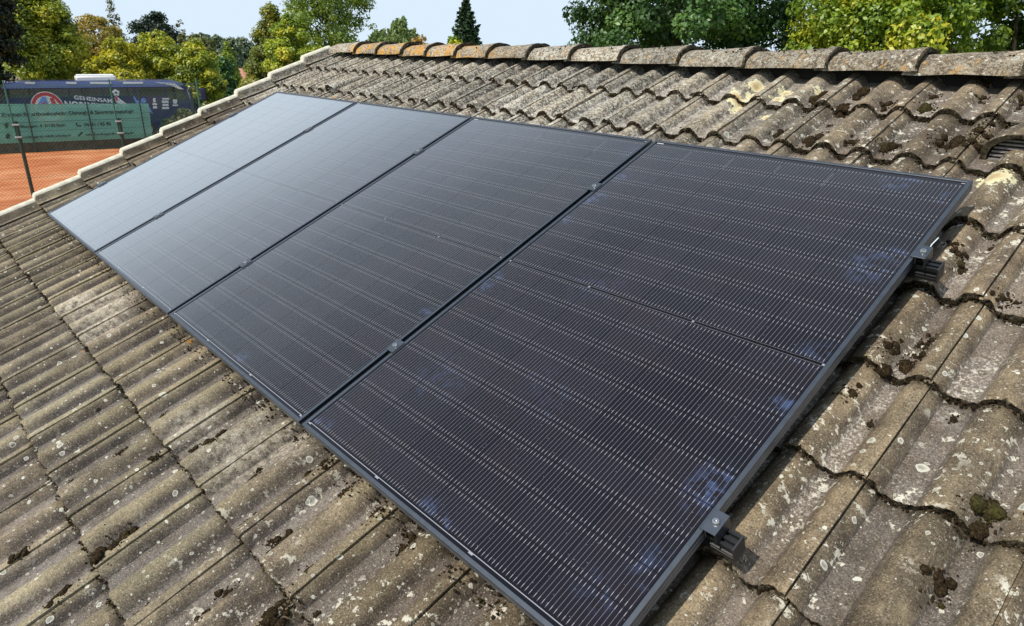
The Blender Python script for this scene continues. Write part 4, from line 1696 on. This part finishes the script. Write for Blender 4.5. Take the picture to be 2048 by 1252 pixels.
def bus_text(s, x0, x1, y0, y1, mat, drop=0.0, bold=.02, name='lettering'):
    """y0, y1 at the left end; the line sinks by drop towards the right"""
    a0, zb = bp(x0, y1)
    a1, zt = bp(x0 + .001, y0)[0], bp(x0, y0)[1]
    a1 = bp(x1, y0)[0]
    zd = bp(x1, y0 + drop)[1] - bp(x1, y0)[1]
    me = fit_mesh(text_mesh(s, .5, 0, bold), a0, a1, min(zb, zt), max(zb, zt))
    n = len(me.vertices)
    q = np.empty(n * 3, dtype=np.float32)
    me.vertices.foreach_get('co', q)
    q = q.reshape(-1, 3)
    q[:, 1] += zd * (q[:, 0] - a0) / (a1 - a0)
    me.vertices.foreach_set('co', q.ravel())
    me.update()
    return link(name, me, BUS, (mat,), Matrix.Translation((0, -.026, 0)) @ Matrix.Rotation(R(90), 4, 'X'))


bus_text('GEMEINSAM', 149, 222, 190.5, 198.5, M_PWHITE, 9, .01)
bus_text('NORDERSTEDT', 131, 250, 201, 214.5, M_PWHITE, 12, .015)
c = bp(232, 185)
m = MB(); m.prism([(c[0] + .19 * math.cos(R(90 + 72 * k)), c[1] + .19 * math.sin(R(90 + 72 * k))) for k in range(5)], (1, 0, 0), (0, 0, 1), (0, -.003, 0), 0, (0, -.024, 0)); m.obj('football_print', M_PWHITE, BUS)
m = MB(); m.prism([(c[0] + .06 * math.cos(R(90 + 72 * k)), c[1] + .06 * math.sin(R(90 + 72 * k))) for k in range(5)], (1, 0, 0), (0, 0, 1), (0, -.002, 0), 0, (0, -.028, 0)); m.obj('football_patch', M_NAVY, BUS)
bus_poly('player_print', [(229, 193), (234, 193), (240, 198), (247, 203), (254, 208), (262, 214), (250, 212), (238, 209), (231, 203)], M_PWHITE)
bus_poly('player_shirt_print', [(229.5, 193), (234, 194), (236, 200), (232, 203)], M_RED, .026)
bus_poly('player_arm_print', [(266, 193), (269, 193), (273, 200), (280, 203), (286, 208), (282, 211), (272, 206)], M_LBLUE)
bus_disc('player_head_print', 287, 201, 5.2, M_LBLUE, .026)
bus_poly('player_leg_print', [(280, 210), (292, 208), (300, 216), (306, 227), (302, 226), (294, 217)], M_LBLUE, .024)
for (x, y, w_, h_) in ((306, 196, 5, 9), (305, 206, 9, 4), (306, 212, 8, 5), (324, 196, 14, 3), (324, 201, 13, 5), (325, 208, 12, 4), (324, 214, 14, 4), (346, 199, 8, 8), (345, 209, 11, 3), (368, 219, 13, 4)):
    bus_poly('sponsor_print', [(x, y), (x + w_, y), (x + w_, y + h_), (x, y + h_)], M_PWHITE, .023)
bus_poly('swoosh_print', [(308, 164.5), (350, 166), (357, 172), (368, 178.5), (358, 178), (345, 172), (330, 168)], M_PWHITE, .026)
for (x0, x1) in ((50, 70), (132, 153), (180, 222), (246, 286)):
    bus_poly('roofline_print', [(x0, 163.5), (x1, 164), (x1, 168), (x0, 167.5)], M_PWHITE, .026)
p0, p1 = bp(151, 161), bp(233, 152)
b = MB(); b.box(p0[0], p1[0], .35, 2.15, zr - .05, p1[1] + .02); b.obj('roof_unit', M_WHITE, BUS, bevel=.09, seg=3, smooth=True)
for x in (2.2, 3.6, BL - 2.9):
    for s_ in (.10, 2.40):
        w = MB(); w.tube([(x, s_ - .14, .50), (x, s_ + .14, .50)], .50, 24); wo_ = w.obj('wheel', M_RUBBER, BUS)
        w = MB(); w.tube([(x, s_ - .15, .50), (x, s_ + .15, .50)], .30, 18); w.obj('rim', M_GREYM, wo_)
b = MB(); b.tube([(BL - .5, -.05, zr - .35), (BL + .25, -.18, zr - .45)], .03, 6); b.box(BL + .15, BL + .38, -.30, -.06, zr - 1.05, zr - .42); b.obj('mirror', M_NAVY, BUS, bevel=.03)
for s_ in (.25, 1.95):
    b = MB(); b.box(BL - .06, BL + .015, s_, s_ + .3, .72, .95); b.obj('headlight', M_WHITE, BUS)

# ------------------------------------------------------------------ fences, banner
M_POST = simple('dark_green_post', (.018, .040, .032), .45, var=.2, scale=3)
M_POSTL = simple('teal_green_tube', (.045, .135, .105), .45, var=.15, scale=3)
M_WIRE = simple('green_coated_wire', (.030, .080, .064), .45, var=.1)
M_CLAMPB = simple('galvanised_band', (.50, .52, .53), .4, .6, var=.1)


def local_root(name, label, cat, f, group=None):
    m = Matrix((RH, DH, Vector((0, 0, 1)))).transposed().to_4x4()
    m.translation = loc(f, 0, 0)
    return empty(name, label, cat, group, m)


def chain_link(a0, a1, z0, z1, cell, r, name, parent, mat):
    m = MB()
    h = z1 - z0
    V, F = [], []

    def seg(x0, zz0, x1, zz1, dy):
        # clip in a
        dx = x1 - x0
        t0, t1 = 0.0, 1.0
        if dx > 0:
            t0, t1 = max(0, (a0 - x0) / dx), min(1, (a1 - x0) / dx)
        else:
            t0, t1 = max(0, (a1 - x0) / dx), min(1, (a0 - x0) / dx)
        if t1 <= t0:
            return
        P = Vector((x0 + dx * t0, dy, zz0 + (zz1 - zz0) * t0))
        Q = Vector((x0 + dx * t1, dy, zz0 + (zz1 - zz0) * t1))
        m.tube([P, Q], r, 3, cap=False)

    n0, n1 = int((a0 - h) / cell) - 1, int(a1 / cell) + 1
    for i in range(n0, n1 + 1):
        seg(i * cell, z0, i * cell + h, z1, 0)
        seg(i * cell + h, z0, i * cell, z1, .004)
    return m.obj(name, mat, parent)


NF = 26.0
fn = local_root('court_fence', 'tall green chain link fence with telescoped posts on the near side of the court', 'fence', NF)
an = [hit(8, 160, NF)[0], hit(220, 160, NF)[0], hit(392, 160, NF)[0]]
ztop = hit(200, 159, NF)[1]
zm = hit(200, 168.5, NF)[1]
zj = hit(236, 236, NF)[1]
zj2 = hit(240, 266, NF)[1]
for i, a in enumerate([an[0] - 2 * (an[1] - an[0]), an[0] - (an[1] - an[0])] + an):
    last = i == 4
    p = MB()
    if last:
        p.tube([(a, 0, 0), (a, 0, ztop)], .030, 10)
        p.obj('post', M_POSTL, fn, smooth=True)
        continue
    p.tube([(a + .045, .0, 0), (a + .045, .0, zj)], .052, 12)
    po = p.obj('post', M_POST, fn, smooth=True)
    q = MB()
    q.tube([(a - .03, 0, zj2 - .05), (a - .03, 0, ztop)], .024, 10)
    q.obj('post_extension', M_POSTL, fn, smooth=True)
    for z in (zj - .10, zj2):
        c = MB()
        c.box(a - .065, a + .105, -.06, .06, z - .025, z + .025)
        c.obj('clamp_band', M_CLAMPB, po, bevel=.01)
aL = an[0] - 5.2
chain_link(aL, an[2], 0.05, zm, .105, .0034, 'chain_link_mesh', fn, M_WIRE)
for z in (zm, zm - .05):
    t_ = MB(); t_.tube([(aL, -.012, z), (an[2], -.012, z)], .0075, 5); t_.obj('tension_wire', M_POSTL, fn)
for z in (.35, 1.15, 1.95, 2.75, 3.3):
    t_ = MB(); t_.tube([(aL, -.012, z), (an[2], -.012, z)], .0035, 4); t_.obj('tension_wire', M_WIRE, fn)

FF = 41.0
ff = local_root('court_fence', 'lower green wire fence on the far side of the court carrying the banner', 'fence', FF)
af = [hit(x, 240, FF)[0] for x in (58, 180, 285)]
zft = hit(168, 181, FF)[1]
zfm = hit(168, 188, FF)[1]
spc = af[1] - af[0]
for a in [af[0] - 2 * spc, af[0] - spc] + af + [af[2] + spc, hit(388, 240, FF)[0]]:
    p = MB(); p.tube([(a, -.045, 0), (a, -.045, zft)], .034, 10); p.obj('post', M_POST, ff, smooth=True)
aLf, aRf = af[0] - 2 * spc, hit(388, 240, FF)[0]
chain_link(aLf, aRf, .05, zfm, .12, .0026, 'chain_link_mesh', ff, M_WIRE)
for z in (zfm, 1.0, 1.7):
    t_ = MB(); t_.tube([(aLf, 0, z), (aRf, 0, z)], .006, 4); t_.obj('tension_wire', M_POST, ff)
M_NET = simple('brown_windbreak_net', (.060, .047, .028), .9, var=.45, scale=5)
b = MB(); b.box(aLf, aRf, .12, .15, 0, hit(150, 283, FF)[1] + .25); b.obj('windbreak_net', M_NET, ff)


def banner_material():
    t = NT('green_mesh_banner')
    P = t.obj()
    n = t.noise(P, 1.2, 3)
    c = t.mix(n, (.22, .64, .49), (.28, .72, .57))
    df = t.n('ShaderNodeBsdfDiffuse')
    t.set(df.inputs['Color'], c)
    tr = t.n('ShaderNodeBsdfTranslucent')
    t.set(tr.inputs['Color'], c)
    m1 = t.n('ShaderNodeMixShader')
    m1.inputs[0].default_value = .35
    t.t.links.new(df.outputs[0], m1.inputs[1])
    t.t.links.new(tr.outputs[0], m1.inputs[2])
    tp = t.n('ShaderNodeBsdfTransparent')
    m2 = t.n('ShaderNodeMixShader')
    m2.inputs[0].default_value = .17
    t.t.links.new(m1.outputs[0], m2.inputs[1])
    t.t.links.new(tp.outputs[0], m2.inputs[2])
    return t.done(m2.outputs[0])


M_BAN = banner_material()
M_BTXT = simple('dark_green_print', (.006, .030, .028), .6, var=.1)
BA = FF + .08
bn = local_root('banner', 'long translucent green mesh banner with dark green lettering on the far court fence', 'banner', BA)
TL_, TR_, BR_, BL_ = hit(-45, 208, BA), hit(297, 207, BA), hit(305, 275, BA), hit(-45, 289, BA)
V, F = [], []
nx, nz_ = 60, 10
for j in range(nz_ + 1):
    for i in range(nx + 1):
        s, q = i / nx, j / nz_
        x = (TL_[0] * (1 - s) + TR_[0] * s) * (1 - q) + (BL_[0] * (1 - s) + BR_[0] * s) * q
        z = (TL_[1] * (1 - s) + TR_[1] * s) * (1 - q) + (BL_[1] * (1 - s) + BR_[1] * s) * q
        V.append((x, .012 * math.sin(3.1 * x + 2 * q) + .01 * math.sin(7 * x), z - .012 * abs(math.sin(2.1 * x)) * q))
for j in range(nz_):
    for i in range(nx):
        a = j * (nx + 1) + i
        F.append((a, a + nx + 1, a + nx + 2, a + 1))
link('banner_sheet', np_mesh('banner_sheet', V, F, True), bn, (M_BAN,))


def ban_text(s, x0, x1, y0, y1, bold=.014):
    a0, zb = hit(x0, y1, BA - .05)
    a1, zt = hit(x1, y0, BA - .05)
    me = fit_mesh(text_mesh(s, .4, 0, bold), a0, a1, zb, zt)
    return link('lettering', me, bn, (M_BTXT,), Matrix.Translation((0, -.05, 0)) @ Matrix.Rotation(R(90), 4, 'X'))


ban_text('Zentrum für arthroskopische Chirurgie & Sporttraumatologie', 3, 268, 219, 235)
ban_text('Nordbourgstr. 4  21682 Stade', 26, 131, 247, 258)
ban_text('04131 / 95 90', 169, 221, 244, 253)
ban_text('www.orthopaedie-klinik-witwity.de', 30, 143, 268, 279)
ban_text('info@orthopaedie-witwity.de', 172, 268, 263, 273)


def ban_poly(name, pts):
    m = MB()
    m.prism([hit(*p, BA - .05) for p in pts], (1, 0, 0), (0, 0, 1), (0, -.003, 0), 0, (0, -.05, 0))
    return m.obj(name, M_BTXT, bn)


ban_poly('pin_icon', [(9, 248), (13, 246), (17, 248), (17, 252), (13, 258), (9, 252)])
ban_poly('house_icon', [(10, 271), (16, 266), (22, 271), (20, 271), (20, 277), (12, 277), (12, 271)])
ban_poly('phone_icon', [(151, 246), (154, 245), (155, 249), (158, 251), (162, 250), (162, 253), (156, 253), (152, 250)])
ban_poly('pen_icon', [(156, 271), (163, 263), (166, 265), (159, 272), (155, 273)])
t_ = MB(); t_.tube([(TL_[0], -.03, hit(150, 241.5, BA)[1]), (hit(301, 241, BA)[0], -.03, hit(150, 240.5, BA)[1])], .009, 5); t_.obj('banner_cord', M_BTXT, bn)

# low green screen beyond the corner of the court
SF = 43.0
sc_ = local_root('windbreak_screen', 'low green windbreak screen running on from the corner of the court fence', 'fence', SF)
s0, s1 = hit(401, 210, SF), hit(520, 205, SF)
M_SCR = simple('green_windbreak_cloth', (.028, .105, .060), .8, var=.2, scale=2)
b = MB(); b.box(s0[0], s1[0], -.01, .01, .05, s0[1]); b.obj('screen_cloth', M_SCR, sc_)
for k in range(4):
    a = s0[0] + (s1[0] - s0[0]) * k / 3
    p = MB(); p.tube([(a, .04, 0), (a, .04, s0[1] + .1)], .03, 8); p.obj('post', M_POST, sc_)
